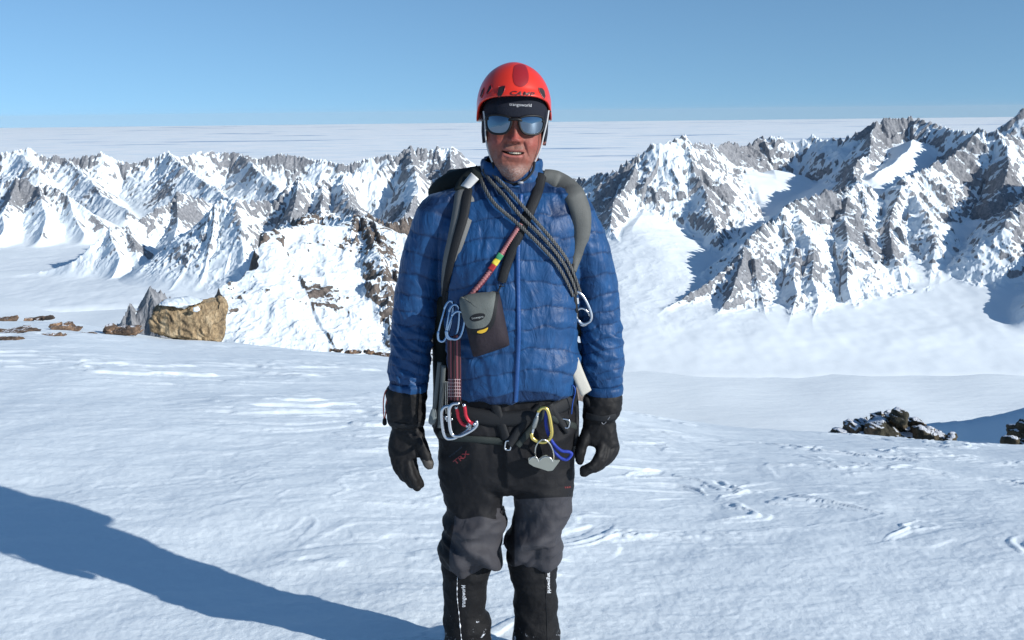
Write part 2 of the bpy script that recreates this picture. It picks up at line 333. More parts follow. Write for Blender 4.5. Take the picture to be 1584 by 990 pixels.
# frozen sea far below with dark leads
def sea(n, l, b):
    b.inputs['Roughness'].default_value = 0.8; b.inputs['Specular IOR Level'].default_value = 0.1
    g = n.new('ShaderNodeNewGeometry')
    def noise(sc, sx, sy, d=6, r=0.6, off=0):
        mp = n.new('ShaderNodeMapping'); mp.inputs['Scale'].default_value = (sx, sy, 1); mp.inputs['Location'].default_value = (off, off*0.7, 0)
        l.new(g.outputs['Position'], mp.inputs[0])
        t = n.new('ShaderNodeTexNoise'); t.inputs['Scale'].default_value = sc; t.inputs['Detail'].default_value = d; t.inputs['Roughness'].default_value = r
        l.new(mp.outputs[0], t.inputs['Vector']); return t
    a = noise(0.0001, 0.7, 2.6, 6, 0.62, 3.1)
    r1 = n.new('ShaderNodeMapRange'); r1.inputs[1].default_value = 0.60; r1.inputs[2].default_value = 0.64; l.new(a.outputs[0], r1.inputs[0])
    c = noise(0.0006, 1, 1.6, 6, 0.7)
    rp = n.new('ShaderNodeValToRGB'); e = rp.color_ramp.elements; e[0].position = 0.35; e[0].color = (0.72, 0.82, 0.88, 1); e[1].position = 0.62; e[1].color = (0.93, 0.95, 0.95, 1)
    l.new(c.outputs[0], rp.inputs[0])
    mx = n.new('ShaderNodeMix'); mx.data_type = 'RGBA'; l.new(r1.outputs[0], mx.inputs[0]); l.new(rp.outputs[0], mx.inputs[6]); mx.inputs[7].default_value = (0.22, 0.36, 0.55, 1)
    l.new(mx.outputs[2], b.inputs['Base Color'])
M_sea = mat('sea_ice', sea)
fl_sheet('sea_ice', -130000, 130000, 9500, 130000, 60, 60, -1300, 0, M_sea)

# ------------------------------------------------------------------ summit snowfield (foreground)
EDGE = [(-400,490,15),(0,497,14.5),(90,499,14.4),(160,508,14.2),(240,522,13.9),(345,530,13.5),(430,538,13),(600,552,12.5),(760,585,11.5),(900,618,10.8),(965,632,10.5),(995,641,10.4),(1090,656,10.2),(1142,661,10.2),(1211,665,10.2),(1289,670,10.1),(1418,678,9.8),(1584,690,9.4),(1800,705,9),(2100,730,8.5)]
eu, eR, eZ = [], [], []
for px, py, Y in EDGE:
    p = UP(px, py, Y); eu.append(p.x/p.y); eR.append(Y); eZ.append(p.z)
_q = np.linspace(eu[0], eu[-1], 400); _k = np.hanning(25); _k /= _k.sum()
_sm = lambda v: np.convolve(np.pad(np.interp(_q, eu, v), 12, mode='edge'), _k, 'valid')
eR, eZ, eu = _sm(eR), _sm(eZ), _q
GZ = -1.75
MANY = 2.92
def ground_h(X, Y):
    X = np.asarray(X, float); Y = np.asarray(Y, float)
    u = X/np.maximum(Y, 0.3); Re = np.interp(u, eu, eR); Ze = np.interp(u, eu, eZ)
    t = (Y-2.2)/(Re-2.2)
    z = GZ+(Ze-GZ)*np.clip(t, 0, 1.0)**1.55
    ov = np.clip(Y-Re, 0, 1e9)
    z = z-np.where(ov > 0, ov*0.36+0.30*ov**1.6/(1+0.055*ov), 0)
    return z
def ground_Y(px, py):
    d = ray(px, py); k = 1/d.y
    for Y in np.arange(3, 16, 0.05):
        if d.z*k*Y < float(ground_h(d.x*k*Y, Y)): return float(Y)
    return float(np.interp(d.x*k, eu, eR))+0.35
def sastrugi(X, Y):
    left = sst(0.35, -0.35, X/np.maximum(Y, 1)-0.02)
    far = sst(2.5, 5.0, Y)
    ang = 0.12
    a = X*math.cos(ang)+Y*math.sin(ang); c = -X*math.sin(ang)+Y*math.cos(ang)
    wa = a+0.35*fbm(a*0.8, c*0.8, 2, 91); wc = c+0.10*fbm(a*1.3, c*1.6, 3, 92)
    z = 0.030*fbm(X*0.45, Y*0.6, 3, 90)
    zone = sst(-0.1, 0.45, fbm(X*0.28+3, Y*0.45, 2, 98))
    n1 = fbm(wa*0.7, wc*2.6, 4, 93, 0.5)
    z = z + (0.014*left+0.005)*sst(0.16, 0.32, n1)*far*zone
    n2 = fbm(wa*1.6+4, wc*5.5, 3, 94)
    z = z + (0.006*left+0.002)*sst(0.26, 0.36, n2)*(0.3+0.7*far)*(0.25+0.75*zone)
    z = z + 0.004*fbm(wa*1.2, wc*3.2, 3, 101)*(0.4+0.6*left)
    d1 = X*0.80+Y*0.60; d2 = -X*0.60+Y*0.80
    n3 = fbm(d1*1.1+0.4*pn(X*2, Y*2, 7), d2*1.8+0.5*pn(X*1.7, Y*1.7, 8), 5, 95, 0.5)
    right = 1-0.75*left
    patchy = sst(-0.05, 0.35, fbm(X*0.8, Y*0.8, 2, 99))
    z = z + 0.011*right*patchy*(sst(0.10, 0.15, n3)-0.7*sst(0.24, 0.28, n3)+0.6*sst(-0.2, -0.15, n3))
    z = z + 0.0032*fbm(X*5, Y*7, 4, 96) + 0.0014*fbm(X*30, Y*34, 3, 97)
    return z
def near_terrain(X, Y):
    return ground_h(X, Y)+sastrugi(X, Y)
nu, nd = 1100, 1000
uu = np.linspace(-1.15, 1.15, nu)
YY = np.concatenate([np.linspace(0.35, 1.6, 60, endpoint=False), np.geomspace(1.6, 17, nd-160, endpoint=False), np.geomspace(17, 1500, 100)])
Yg = YY[:, None]+0*uu[None, :]; Xg = Yg*uu[None, :]
H = ground_h(Xg, Yg); H = H+sastrugi(Xg, Yg)*sst(60, 17, Yg)
gm = grid_mesh('snow_ground', np.stack([Xg, Yg, H], -1), nu, nd)
def gsnow(n, l, b):
    b.inputs['Base Color'].default_value = (0.80, 0.865, 0.895, 1); b.inputs['Roughness'].default_value = 0.62; b.inputs['Specular IOR Level'].default_value = 0.35
    g = n.new('ShaderNodeNewGeometry')
    t = n.new('ShaderNodeTexNoise'); t.inputs['Scale'].default_value = 70; t.inputs['Detail'].default_value = 7; t.inputs['Roughness'].default_value = 0.7; l.new(g.outputs['Position'], t.inputs['Vector'])
    bp = n.new('ShaderNodeBump'); bp.inputs['Strength'].default_value = 0.38; bp.inputs['Distance'].default_value = 0.008; l.new(t.outputs[0], bp.inputs['Height']); l.new(bp.outputs[0], b.inputs['Normal'])
M_snow = mat('snow', gsnow)
tag(link('snow_ground', gm, M_snow), kind='structure')

# the same snowfield behind and beside the photographer
gx, gy = np.meshgrid(np.linspace(-60, 60, 500), np.linspace(-80, 16, 400))
gz_ = ground_h(gx, np.maximum(gy, 0.4))+sastrugi(gx, gy)-0.06*((np.abs(gx/np.maximum(gy, 0.01)) < 1.2) & (gy > 0.3))-np.where(gy > 0.3, 0.03, 0)
tag(link('snow_ground', grid_mesh('snow_ground_back', np.stack([gx, gy, gz_], -1), 500, 400), M_snow), kind='structure')

# snow shoulder behind the crest on the right; an unseen mound added out of view beside it casts its shade
def shoulder():
    P = [UP(1180,668,26), UP(1285,664,28), UP(1420,659,30), UP(1500,649,31), UP(1584,629,32), UP(1700,600,34), UP(1900,560,36)]
    n, mrow = 420, 160
    xs = np.linspace(6, 62, n); ys = np.linspace(12, 60, mrow)
    X, Y = np.meshgrid(xs, ys); u = X/Y
    Yc = np.interp(u, [p.x/p.y for p in P], [p.y for p in P]); Zc = np.interp(u, [p.x/p.y for p in P], [p.z for p in P])
    r = Y-Yc
    Z = Zc-np.where(r < 0, -r*0.42, 0.36*r+0.02*r*r)
    Z = Z+29*np.exp(-((X-42)/6.5)**2-((Y-15)/9.0)**2)*1.0
    Z = Z-1.4*sst(12, 6, X)*8+0.08*fbm(X*0.3, Y*0.3, 4, 44)
    me = grid_mesh('snow_shoulder', np.stack([X, Y, Z], -1), n, mrow)
    tag(link('snow_shoulder', me, M_snow), kind='structure')
shoulder()

# ------------------------------------------------------------------ cold clear air: thin haze
hz = bpy.data.meshes.new('haze'); bmz = bmesh.new(); bmesh.ops.create_cube(bmz, size=1); bmz.to_mesh(hz); bmz.free()
hzo = bpy.data.objects.new('haze', hz); C.objects.link(hzo); hzo.scale = (264000, 264000, 1301+165); hzo.location = (0, 0, (165-1301)/2); tag(hzo, kind='stuff')
mh = bpy.data.materials.new('haze'); mh.use_nodes = True; mh.node_tree.nodes.clear()
pv = mh.node_tree.nodes.new('ShaderNodeVolumePrincipled'); oh = mh.node_tree.nodes.new('ShaderNodeOutputMaterial')
pv.inputs['Color'].default_value = (0.93, 0.98, 1.0, 1); pv.inputs['Density'].default_value = 2.8e-6; pv.inputs['Anisotropy'].default_value = 0.0
mh.node_tree.links.new(pv.outputs[0], oh.inputs['Volume']); hz.materials.append(mh)

# ================================================================== PERSON
def Q(px, py, dy=0.0): return UP(px, py, MANY+dy)
def mpp(py): return MANY/ray(792, py).y/FPX          # metres per photo pixel at the person's distance
def srun(bm, rings, n=56, ex=2.3, cap=True):
    """rings: (center, rx, ry) horizontal super-ellipses, lofted"""
    prev = None; first = None
    for c, rx, ry in rings:
        vs_ = []
        for k in range(n):
            a = 2*math.pi*k/n; ca, sa = math.cos(a), math.sin(a)
            x = math.copysign(abs(ca)**(2/ex), ca)*rx; y = math.copysign(abs(sa)**(2/ex), sa)*ry
            vs_.append(bm.verts.new((c.x+x, c.y+y, c.z)))
        if prev:
            for k in range(n): bm.faces.new((prev[k], prev[(k+1) % n], vs_[(k+1) % n], vs_[k]))
        else: first = vs_
        prev = vs_
    if cap:
        bm.faces.new(first[::-1]); bm.faces.new(prev)
def frame(t, up=Vector((0, 0, 1))):
    t = t.normalized()
    if abs(t.dot(up)) > 0.98: up = Vector((0, 1, 0))
    a = t.cross(up).normalized(); return a, a.cross(t).normalized()
def smooth_path(P, n):
    """Catmull-Rom resample"""
    P = [Vector(p) for p in P]; out = []
    m = len(P)-1
    for i in range(n):
        f = i/(n-1)*m; k = min(int(f), m-1); t = f-k
        p0, p1, p2, p3 = P[max(k-1, 0)], P[k], P[k+1], P[min(k+2, m)]
        out.append(0.5*((2*p1)+(p2-p0)*t+(2*p0-5*p1+4*p2-p3)*t*t+(3*p1-p0-3*p2+p3)*t*t*t))
    return out
def tube(bm, P, r, n=12, closed=False, sm=0, flat=1.0, up=Vector((0, 1, 0)), endcap=True):
    """tube through points; r a number or list of radii; flat squashes along the second frame axis"""
    P = [Vector(p) for p in P]
    rr = list(r) if isinstance(r, (list, tuple)) else [r]*len(P)
    if sm:
        if closed: P2 = smooth_path([P[-1]]+P+[P[0], P[1]], sm*3); P = P2[sm//1*0:]; 
        idx = np.linspace(0, len(rr)-1, sm); 
        if not closed: P = smooth_path(P, sm); rr = list(np.interp(idx, range(len(rr)), rr))
    m = len(P); rings = []
    a_prev = None
    for i in range(m):
        if closed: t = P[(i+1) % m]-P[i-1]
        else: t = P[min(i+1, m-1)]-P[max(i-1, 0)]
        t.normalize()
        a, b = frame(t, up)
        if a_prev is not None and a.dot(a_prev) < 0: a, b = -a, -b
        a_prev = a
        rings.append([bm.verts.new(P[i]+a*(math.cos(2*math.pi*k/n)*rr[i])+b*(math.sin(2*math.pi*k/n)*rr[i]*flat)) for k in range(n)])
    for i in range(m if closed else m-1):
        A, B = rings[i], rings[(i+1) % m]
        for k in range(n): bm.faces.new((A[k], A[(k+1) % n], B[(k+1) % n], B[k]))
    if not closed and endcap:
        for R_, e, d in ((rings[0], P[0], -1), (rings[-1], P[-1], 1)):
            t = (P[1]-P[0]).normalized()*-1 if d < 0 else (P[-1]-P[-2]).normalized()
            rad = rr[0] if d < 0 else rr[-1]
            mid = [bm.verts.new(e+(v.co-e)*0.7+t*rad*0.7) for v in R_]
            tip = bm.verts.new(e+t*rad*0.98)
            for k in range(n):
                k2 = (k+1) % n
                if d > 0: bm.faces.new((R_[k], R_[k2], mid[k2], mid[k])); bm.faces.new((mid[k], mid[k2], tip))
                else: bm.faces.new((R_[k2], R_[k], mid[k], mid[k2])); bm.faces.new((mid[k2], mid[k], tip))
def mesh_of(bm, name):
    bmesh.ops.recalc_face_normals(bm, faces=bm.faces); me = bpy.data.meshes.new(name); bm.to_mesh(me); bm.free(); return me
def remesh(me, vox, smooth_it=4, name='m'):
    o = bpy.data.objects.new('tmp', me); C.objects.link(o)
    m = o.modifiers.new('r', 'REMESH'); m.mode = 'VOXEL'; m.voxel_size = vox; m.use_smooth_shade = True
    if smooth_it:
        s = o.modifiers.new('s', 'SMOOTH'); s.iterations = smooth_it; s.factor = 0.5
    dg = bpy.context.evaluated_depsgraph_get(); dg.update()
    r = bpy.data.meshes.new_from_object(o.evaluated_get(dg)); bpy.data.objects.remove(o); r.name = name
    return r
def getv(me):
    v = np.empty(len(me.vertices)*3, np.float32); me.vertices.foreach_get('co', v); v = v.reshape(-1, 3)
    n = np.empty(len(me.vertices)*3, np.float32); me.vertices.foreach_get('normal', n); return v.astype(float), n.reshape(-1, 3).astype(float)
def setv(me, v): me.vertices.foreach_set('co', v.reshape(-1).astype(np.float32)); me.update()
def proj(v):
    """world -> photo pixels"""
    f = v@np.array(Fv); a = v@np.array(Rv); b = v@np.array(Uv)
    return W0/2+FPX*a/f, H0/2-FPX*b/f
def bvh(me): return BVHTree.FromPolygons([v.co.copy() for v in me.vertices], [tuple(p.vertices) for p in me.polygons])
def hit(B, px, py, off=0.0, fall=None):
    d = ray(px, py).normalized(); h = B.ray_cast(Vector((0, 0, 0)), d)
    if h[0] is None:
        return (UP(px, py, fall if fall else MANY-0.02), -d)
    return (h[0]+h[1]*off, h[1])
def path_on(B, pts, off, n=40, fall=None, k=5):
    """smooth path lying on a body surface"""
    pp = smooth_path([Vector((p[0], p[1], 0)) for p in pts], n)
    hs = [hit(B, p.x, p.y, 0, fall) for p in pp]
    dist = np.array([h[0].length for h in hs]); nn = np.array([list(h[1]) for h in hs])
    if k:
        w = np.ones(2*k+1)/(2*k+1)
        dist = np.minimum(np.convolve(np.pad(dist, k, mode='edge'), w, 'valid'), dist+0.004)
        nn = np.stack([np.convolve(np.pad(nn[:, j], 2*k, mode='edge'), np.ones(4*k+1)/(4*k+1), 'valid') for j in range(3)], 1)
    P = [ray(p.x, p.y).normalized()*(d-off) for p, d in zip(pp, dist)]
    return P, [Vector(v).normalized() for v in nn]
def ribbon(bm, P, N, w, t, curve=0.0, nseg=4):
    """flat strap with thickness; w number or list"""
    m = len(P); ws = np.interp(np.linspace(0, 1, m), np.linspace(0, 1, len(w)), w) if isinstance(w, (list, tuple)) else [w]*m
    rows = []
    for i in range(m):
        T = (P[min(i+1, m-1)]-P[max(i-1, 0)]).normalized(); S = T.cross(N[i]).normalized(); Nn = S.cross(T).normalized()
        if Nn.dot(N[i]) < 0: Nn = -Nn
        top = []; bot = []
        for k in range(nseg+1):
            f = k/nseg*2-1; e = t*(0.5 if abs(f) < 0.99 else 0.15)
            base = P[i]+S*(f*ws[i]/2)-Nn*(curve*f*f)
            top.append(bm.verts.new(base+Nn*e)); bot.append(bm.verts.new(base-Nn*e))
        rows.append(top+bot[::-1])
    n = len(rows[0])
    for i in range(m-1):
        for k in range(n): bm.faces.new((rows[i][k], rows[i][(k+1) % n], rows[i+1][(k+1) % n], rows[i+1][k]))
    bm.faces.new(rows[0]); bm.faces.new(rows[-1][::-1])

person = empty('person', (Q(785, 500).x, MANY, GZ), 'climber in blue quilted jacket, black trousers, red helmet and mirrored sunglasses, standing on the snow', 'person')
def pc(name, me, m, parent=None, **k): return child(link(name, me, m, **k), parent or person)

# ---- jacket
def ringpx(py, cx, hw, ry, dy=0.0):
    c = Q(cx, py, dy); return (c, hw*mpp(py), ry)
bm = bmesh.new()
srun(bm, [ringpx(*a) for a in [(262, 790, 40, .070, .015), (272, 790, 50, .078, .012), (283, 789, 72, .090, .012), (296, 788, 98, .103, .01), (318, 788, 112, .118, .005), (350, 788, 114, .130, 0), (400, 788, 108, .142, -.005), (460, 789, 105, .150, -.01),
     (520, 791, 103, .156, -.012), (565, 794, 101, .158, -.01), (590, 796, 99, .155, -.008), (603, 797, 95, .148, -.005), (608, 797, 82, .13, -.005)]], ex=2.5)
ARM_L = [(712, 290, 24, .070, .0), (694, 300, 33, .078, .0), (683, 320, 38, .082, .0), (671, 350, 37, .080, 0), (657, 400, 37, .078, .01), (647, 450, 36, .074, .015), (639, 500, 35.5, .069, .01), (635, 550, 32.5, .064, 0), (632, 590, 30, .060, -.01), (632, 600, 28, .056, -.012)]
ARM_R = [(858, 284, 24, .070, .0), (872, 296, 31, .078, .0), (884, 320, 35, .082, .0), (897, 350, 35, .080, 0), (910, 395, 36, .080, .01), (921, 440, 37, .074, .015), (929, 490, 35, .069, .01), (932, 535, 33, .064, 0), (933, 575, 31, .060, -.01), (935, 604, 27, .055, -.012)]
ARM_L = [(a[1], a[0])+a[2:] for a in ARM_L]; ARM_R = [(a[1], a[0])+a[2:] for a in ARM_R]
for A in (ARM_L, ARM_R): srun(bm, [ringpx(*a) for a in A], ex=2.1, n=40)
jk = remesh(mesh_of(bm, 'j'), 0.0042, 10, 'jacket')
V, N = getv(jk); PX, PY = proj(V)
def arm_axis(A):
    return np.interp(PY, [a[0] for a in A], [a[1] for a in A]), np.interp(PY, [a[0] for a in A], [a[2] for a in A])
aL, wL = arm_axis(ARM_L); aR, wR = arm_axis(ARM_R)
fL = sst(1.12, 0.9, np.abs(PX-aL)/wL)*sst(300, 330, PY); fR = sst(1.12, 0.9, np.abs(PX-aR)/wR)*sst(300, 330, PY)
arm = np.clip(fL+fR, 0, 1)
ang = np.arctan2(V[:, 0]-np.where(PX < 780, Q(640, 450).x, Q(921, 450).x), -(V[:, 1]-MANY))
U = np.where(arm > 0.5, ang*0.085, V[:, 0]*1.0+np.sign(V[:, 0])*0.5*(V[:, 1]-MANY))   # rough girth coordinate
seams_t = np.array([300, 335, 366, 400, 438, 478, 512, 545, 578, 612.])
seams_a = np.array([330, 362, 396, 428, 458, 484, 506, 526, 544, 560, 575, 589, 601.])
def quilt(py, seams, x, warp, s):
    q = py+warp*fbm(x*5, py/90, 3, s)+warp*0.4*pn(x*22, py/40, s+9)
    i = np.clip(np.searchsorted(seams, q), 1, len(seams)-1); a, b = seams[i-1], seams[i]
    t = np.clip((q-a)/(b-a), 0, 1)
    return t, (4*t*(1-t))**0.28, i
tilt = (PX-790)*0.06
tt, pt, it = quilt(PY+tilt-6*np.abs((PX-790)/100)**2, seams_t, V[:, 0], 7, 3)
ta, pa, ia = quilt(PY+np.where(PX < 780, -1, 1)*(PX-np.where(PX < 780, aL, aR))*0.22, seams_a, U, 6, 5)
edge_t = np.exp(-np.minimum(tt, 1-tt)/0.28); edge_a = np.exp(-np.minimum(ta, 1-ta)/0.30)
puck = fbm(U*38+it*3.1+1.5*pn(U*9, V[:, 2]*9, 1), V[:, 2]*7, 3, 15)
crs = ridged(U*12+0.5*pn(V[:, 0]*6, V[:, 2]*6, 4), V[:, 2]*6, 3, 22)
fold_t = ridged((V[:, 0]*0.55+V[:, 2]*0.9)*9+0.7*pn(V[:, 0]*5, V[:, 2]*5, 31), (V[:, 0]*0.9-V[:, 2]*0.55)*3, 3, 25)-0.5
fold_a = ridged(V[:, 2]*16+0.8*pn(U*8, V[:, 2]*6, 33)+U*4, U*5, 3, 28)-0.5
low = sst(420, 560, PY)
vert = ridged(V[:, 0]*15+0.7*pn(V[:, 0]*5, V[:, 2]*4, 35), V[:, 2]*3.2, 3, 36)-0.5
disp = -0.002+(1-arm)*(0.0050*(pt-0.75)+0.0022*puck*(0.15+edge_t)+0.0100*fold_t*(0.25+0.95*low)+0.0065*vert*(1-0.6*low)) \
     + arm*(0.0045*(pa-0.75)+0.0018*puck*(0.15+edge_a)+0.0125*fold_a*(0.35+0.85*low)+0.005*vert*(1-low))
disp += 0.006*fbm(V[:, 0]*7, V[:, 2]*7, 2, 40)
disp -= 0.010*np.exp(-np.abs(PX-(690+0.02*(PY-400)))/7)*sst(330, 400, PY)*0  # armholes are modelled by the union
V2 = V+N*disp[:, None]
setv(jk, V2)
seam = (1-arm)*np.exp(-(np.minimum(tt, 1-tt)*30/1.1)**2)+arm*np.exp(-(np.minimum(ta, 1-ta)*22/1.1)**2)
attr(jk, 'seam', seam)
def jmat(n, l, b):
    at = n.new('ShaderNodeAttribute'); at.attribute_name = 'seam'
    tc = n.new('ShaderNodeTexCoord')
    t = n.new('ShaderNodeTexNoise'); t.inputs['Scale'].default_value = 16; t.inputs['Detail'].default_value = 5; t.inputs['Distortion'].default_value = 1.2
    l.new(tc.outputs['Object'], t.inputs['Vector'])
    r = n.new('ShaderNodeValToRGB'); e = r.color_ramp.elements; e[0].position = 0.3; e[0].color = (0.006, 0.041, 0.122, 1); e[1].position = 0.75; e[1].color = (0.010, 0.065, 0.182, 1)
    l.new(t.outputs[0], r.inputs[0])
    mx = n.new('ShaderNodeMix'); mx.data_type = 'RGBA'; mx.inputs[7].default_value = (0.003, 0.015, 0.055, 1)
    mm = n.new('ShaderNodeMath'); mm.operation = 'MULTIPLY'; mm.inputs[1].default_value = 0.75; l.new(at.outputs['Fac'], mm.inputs[0]); l.new(mm.outputs[0], mx.inputs[0])
    l.new(r.outputs[0], mx.inputs[6]); l.new(mx.outputs[2], b.inputs['Base Color'])
    b.inputs['Roughness'].default_value = 0.5; b.inputs['Specular IOR Level'].default_value = 0.28
    b.inputs['Sheen Weight'].default_value = 0.08; b.inputs['Sheen Tint'].default_value = (0.6, 0.75, 1, 1)
    mp = n.new('ShaderNodeMapping'); mp.inputs['Scale'].default_value = (1.6, 1.2, 0.7); l.new(tc.outputs['Object'], mp.inputs[0])
    w = n.new('ShaderNodeTexNoise'); w.inputs['Scale'].default_value = 14; w.inputs['Detail'].default_value = 4; w.inputs['Distortion'].default_value = 1.3; w.inputs['Roughness'].default_value = 0.55
    l.new(mp.outputs[0], w.inputs['Vector'])
    bp = n.new('ShaderNodeBump'); bp.inputs['Strength'].default_value = 0.7; bp.inputs['Distance'].default_value = 0.010; l.new(w.outputs[0], bp.inputs['Height']); l.new(bp.outputs[0], b.inputs['Normal'])
M_jk = mat('blue_nylon', jmat)
jacket = pc('jacket', jk, M_jk)
BJ = bvh(jk)
M_blk = smat('black_fabric', (0.007, 0.007, 0.008), 0.75, bump=0.5, scale=60, var=0.35, Specular_IOR_Level=0.22)
M_blkw = smat('black_webbing', (0.012, 0.013, 0.015), 0.6, bump=0.6, scale=500, Specular_IOR_Level=0.22)
# zip flap with the teeth line
bm = bmesh.new(); P_, N_ = path_on(BJ, [(806, 300), (803, 350), (801, 401), (802, 470), (802, 523), (800, 580), (798, 622)], 0.003, 90, k=3)
ribbon(bm, P_, N_, 0.013, 0.005, 0.001)
pc('zip_flap', mesh_of(bm, 'zip_flap'), smat('blue_zip', (0.008, 0.055, 0.19), 0.45, bump=0.8, scale=90), jacket)
# hem elastic
# collar
def collar_pts(r, z, dz):
    out = []
bm = bmesh.new(); rows = []
nC = 72
CC = Q(791, 262, 0.0)
for j in range(9):
    f = j/8; row = []
    for k in range(nC):
        a = -math.pi/2+2*math.pi*k/nC
        op = math.exp(-((math.atan2(math.sin(a+math.pi/2), math.cos(a+math.pi/2)))/0.42)**2)   # front opening
        rx = 0.097-0.014*f+0.003*math.sin(a*5+f*3); ry = 0.086-0.008*f
        z = CC.z-0.046+f*(0.076-0.062*op+0.012*math.sin(a))+0.0
        wr = 0.0035*math.sin(f*9+a*2)+0.0025*math.sin(a*13+f*4)
        row.append(bm.verts.new((CC.x+math.cos(a)*(rx+wr), CC.y+0.012+math.sin(a)*(ry+wr)-0.012*op*(1-f), z)))
    rows.append(row)
inner = [[bm.verts.new((CC.x+(v.co.x-CC.x)*0.90, CC.y+0.012+(v.co.y-CC.y-0.012)*0.90, v.co.z-0.002)) for v in rows[j]] for j in (8, 5, 0)]
allr = rows+inner
for j in range(len(allr)-1):
    for k in range(nC): bm.faces.new((allr[j][k], allr[j][(k+1) % nC], allr[j+1][(k+1) % nC], allr[j+1][k]))
cme = mesh_of(bm, 'collar'); cme.materials.append(M_jk); cme.materials.append(M_blk)
pc('collar', cme, [M_jk, M_blk], jacket)
for p in cme.polygons: p.material_index = 1 if p.index >= 8*nC+nC//2*0+nC else 0
bm = bmesh.new(); srun(bm, [(CC+Vector((0.002, 0.010+dy_, z_)), rx_, ry_) for z_, rx_, ry_, dy_ in ((-0.05, .082, .074, 0), (-0.03, .079, .074, 0), (-0.012, .074, .070, 0), (-0.004, .070, .066, 0), (-0.003, .062, .058, 0), (-0.02, .058, .054, 0))], ex=2.0, cap=False)
ng = mesh_of(bm, 'neck_gaiter'); pc('neck_gaiter', ng, M_blk)
# cuffs show as gathered bands
for A in (ARM_L, ARM_R):
    a = A[-1]; bm = bmesh.new()
    srun(bm, [ringpx(a[0]-10, a[1], a[2]+1, a[3]+.003, a[4]), ringpx(a[0]-4, a[1], a[2]+2.2, a[3]+.005, a[4]), ringpx(a[0]+3, a[1], a[2]+1.4, a[3]+.003, a[4]), ringpx(a[0]+5, a[1], a[2]-2, a[3]-.004, a[4])])
    pc('cuff', mesh_of(bm, 'cuff'), M_jk, jacket)

# ---- trousers
bm = bmesh.new()
srun(bm, [ringpx(*a) for a in [(585, 790, 92, .125, .0), (620, 786, 104, .13, 0), (650, 783, 108, .135, 0), (690, 783, 105, .13, .0), (725, 783, 101, .115, .0), (750, 784, 96, .085, .0), (757, 784, 80, .06, 0)]], ex=2.6)
LEG_L = [(680, 733, 52, .105, .0), (720, 733, 52, .108, .0), (750, 733, 48.5, .105, 0), (785, 733.5, 44, .098, -.01), (815, 732, 46, .100, -.02), (840, 729, 50, .104, -.025), (853, 728, 48, .100, -.02), (864, 727, 44, .090, -.01), (872, 726, 37, .08, 0)]
LEG_R = [(680, 836, 52, .105, .0), (720, 837, 50, .108, .0), (750, 837, 48, .105, 0), (785, 834, 44.5, .098, -.01), (812, 834, 46, .100, -.02), (832, 835, 48, .104, -.025), (845, 833, 46, .098, -.02), (855, 827, 43, .090, -.01), (862, 825, 36, .08, 0)]
for A in (LEG_L, LEG_R): srun(bm, [ringpx(*a) for a in A], ex=2.1, n=44)
tr = remesh(mesh_of(bm, 't'), 0.006, 8, 'trousers')
V, N = getv(tr); PX, PY = proj(V)
sg = np.where(PX < 783, 1.0, -1.0)
fo = ridged((V[:, 0]*0.5*sg+V[:, 2]*0.8)*7+0.6*pn(V[:, 0]*4, V[:, 2]*4, 51), (V[:, 0]*0.8-V[:, 2]*0.5*sg)*3.5, 3, 52)-0.5
kn = sst(760, 830, PY)
V = V+N*((0.022+0.030*kn)*fo+0.018*kn*fbm(V[:, 0]*9, V[:, 2]*11, 2, 54)+0.002*fbm(V[:, 0]*40, V[:, 2]*30, 3, 56))[:, None]
setv(tr, V); PX, PY = proj(V)
M_tb = smat('black_softshell', (0.008, 0.008, 0.0095), 0.7, bump=0.5, scale=45, var=0.3, Specular_IOR_Level=0.22)
M_tg = smat('grey_softshell', (0.062, 0.056, 0.062), 0.7, bump=0.5, scale=45, var=0.2, Specular_IOR_Level=0.22)
yb = np.where(PX < 783, np.where(PX < 768, 801+2*np.sin(PX/8)-sst(712, 696, PX)*8, 786), 771-0.05*(PX-830))
sx_ = np.where(PX < 783, PX-(703-8*sst(800, 860, PY)), PX-796)
attr(tr, 'panel', np.minimum(np.minimum(PY-yb, sx_), (MANY+0.03-V[:, 1])*300))
def trm(n, l, b):
    b.inputs['Roughness'].default_value = 0.7; b.inputs['Specular IOR Level'].default_value = 0.22
    at = n.new('ShaderNodeAttribute'); at.attribute_name = 'panel'
    r = n.new('ShaderNodeMapRange'); r.inputs[1].default_value = -0.4; r.inputs[2].default_value = 0.4; l.new(at.outputs['Fac'], r.inputs[0])
    mx = n.new('ShaderNodeMix'); mx.data_type = 'RGBA'; mx.inputs[6].default_value = (0.008, 0.008, 0.0095, 1); mx.inputs[7].default_value = (0.044, 0.043, 0.049, 1)
    l.new(r.outputs[0], mx.inputs[0]); l.new(mx.outputs[2], b.inputs['Base Color'])
    tc = n.new('ShaderNodeTexCoord'); t = n.new('ShaderNodeTexNoise'); t.inputs['Scale'].default_value = 30; t.inputs['Detail'].default_value = 5; t.inputs['Distortion'].default_value = 0.8; l.new(tc.outputs['Object'], t.inputs['Vector'])
    bp = n.new('ShaderNodeBump'); bp.inputs['Strength'].default_value = 0.6; bp.inputs['Distance'].default_value = 0.005; l.new(t.outputs[0], bp.inputs['Height']); l.new(bp.outputs[0], b.inputs['Normal'])
trousers = pc('trousers', tr, mat('softshell', trm))
BT = bvh(tr)

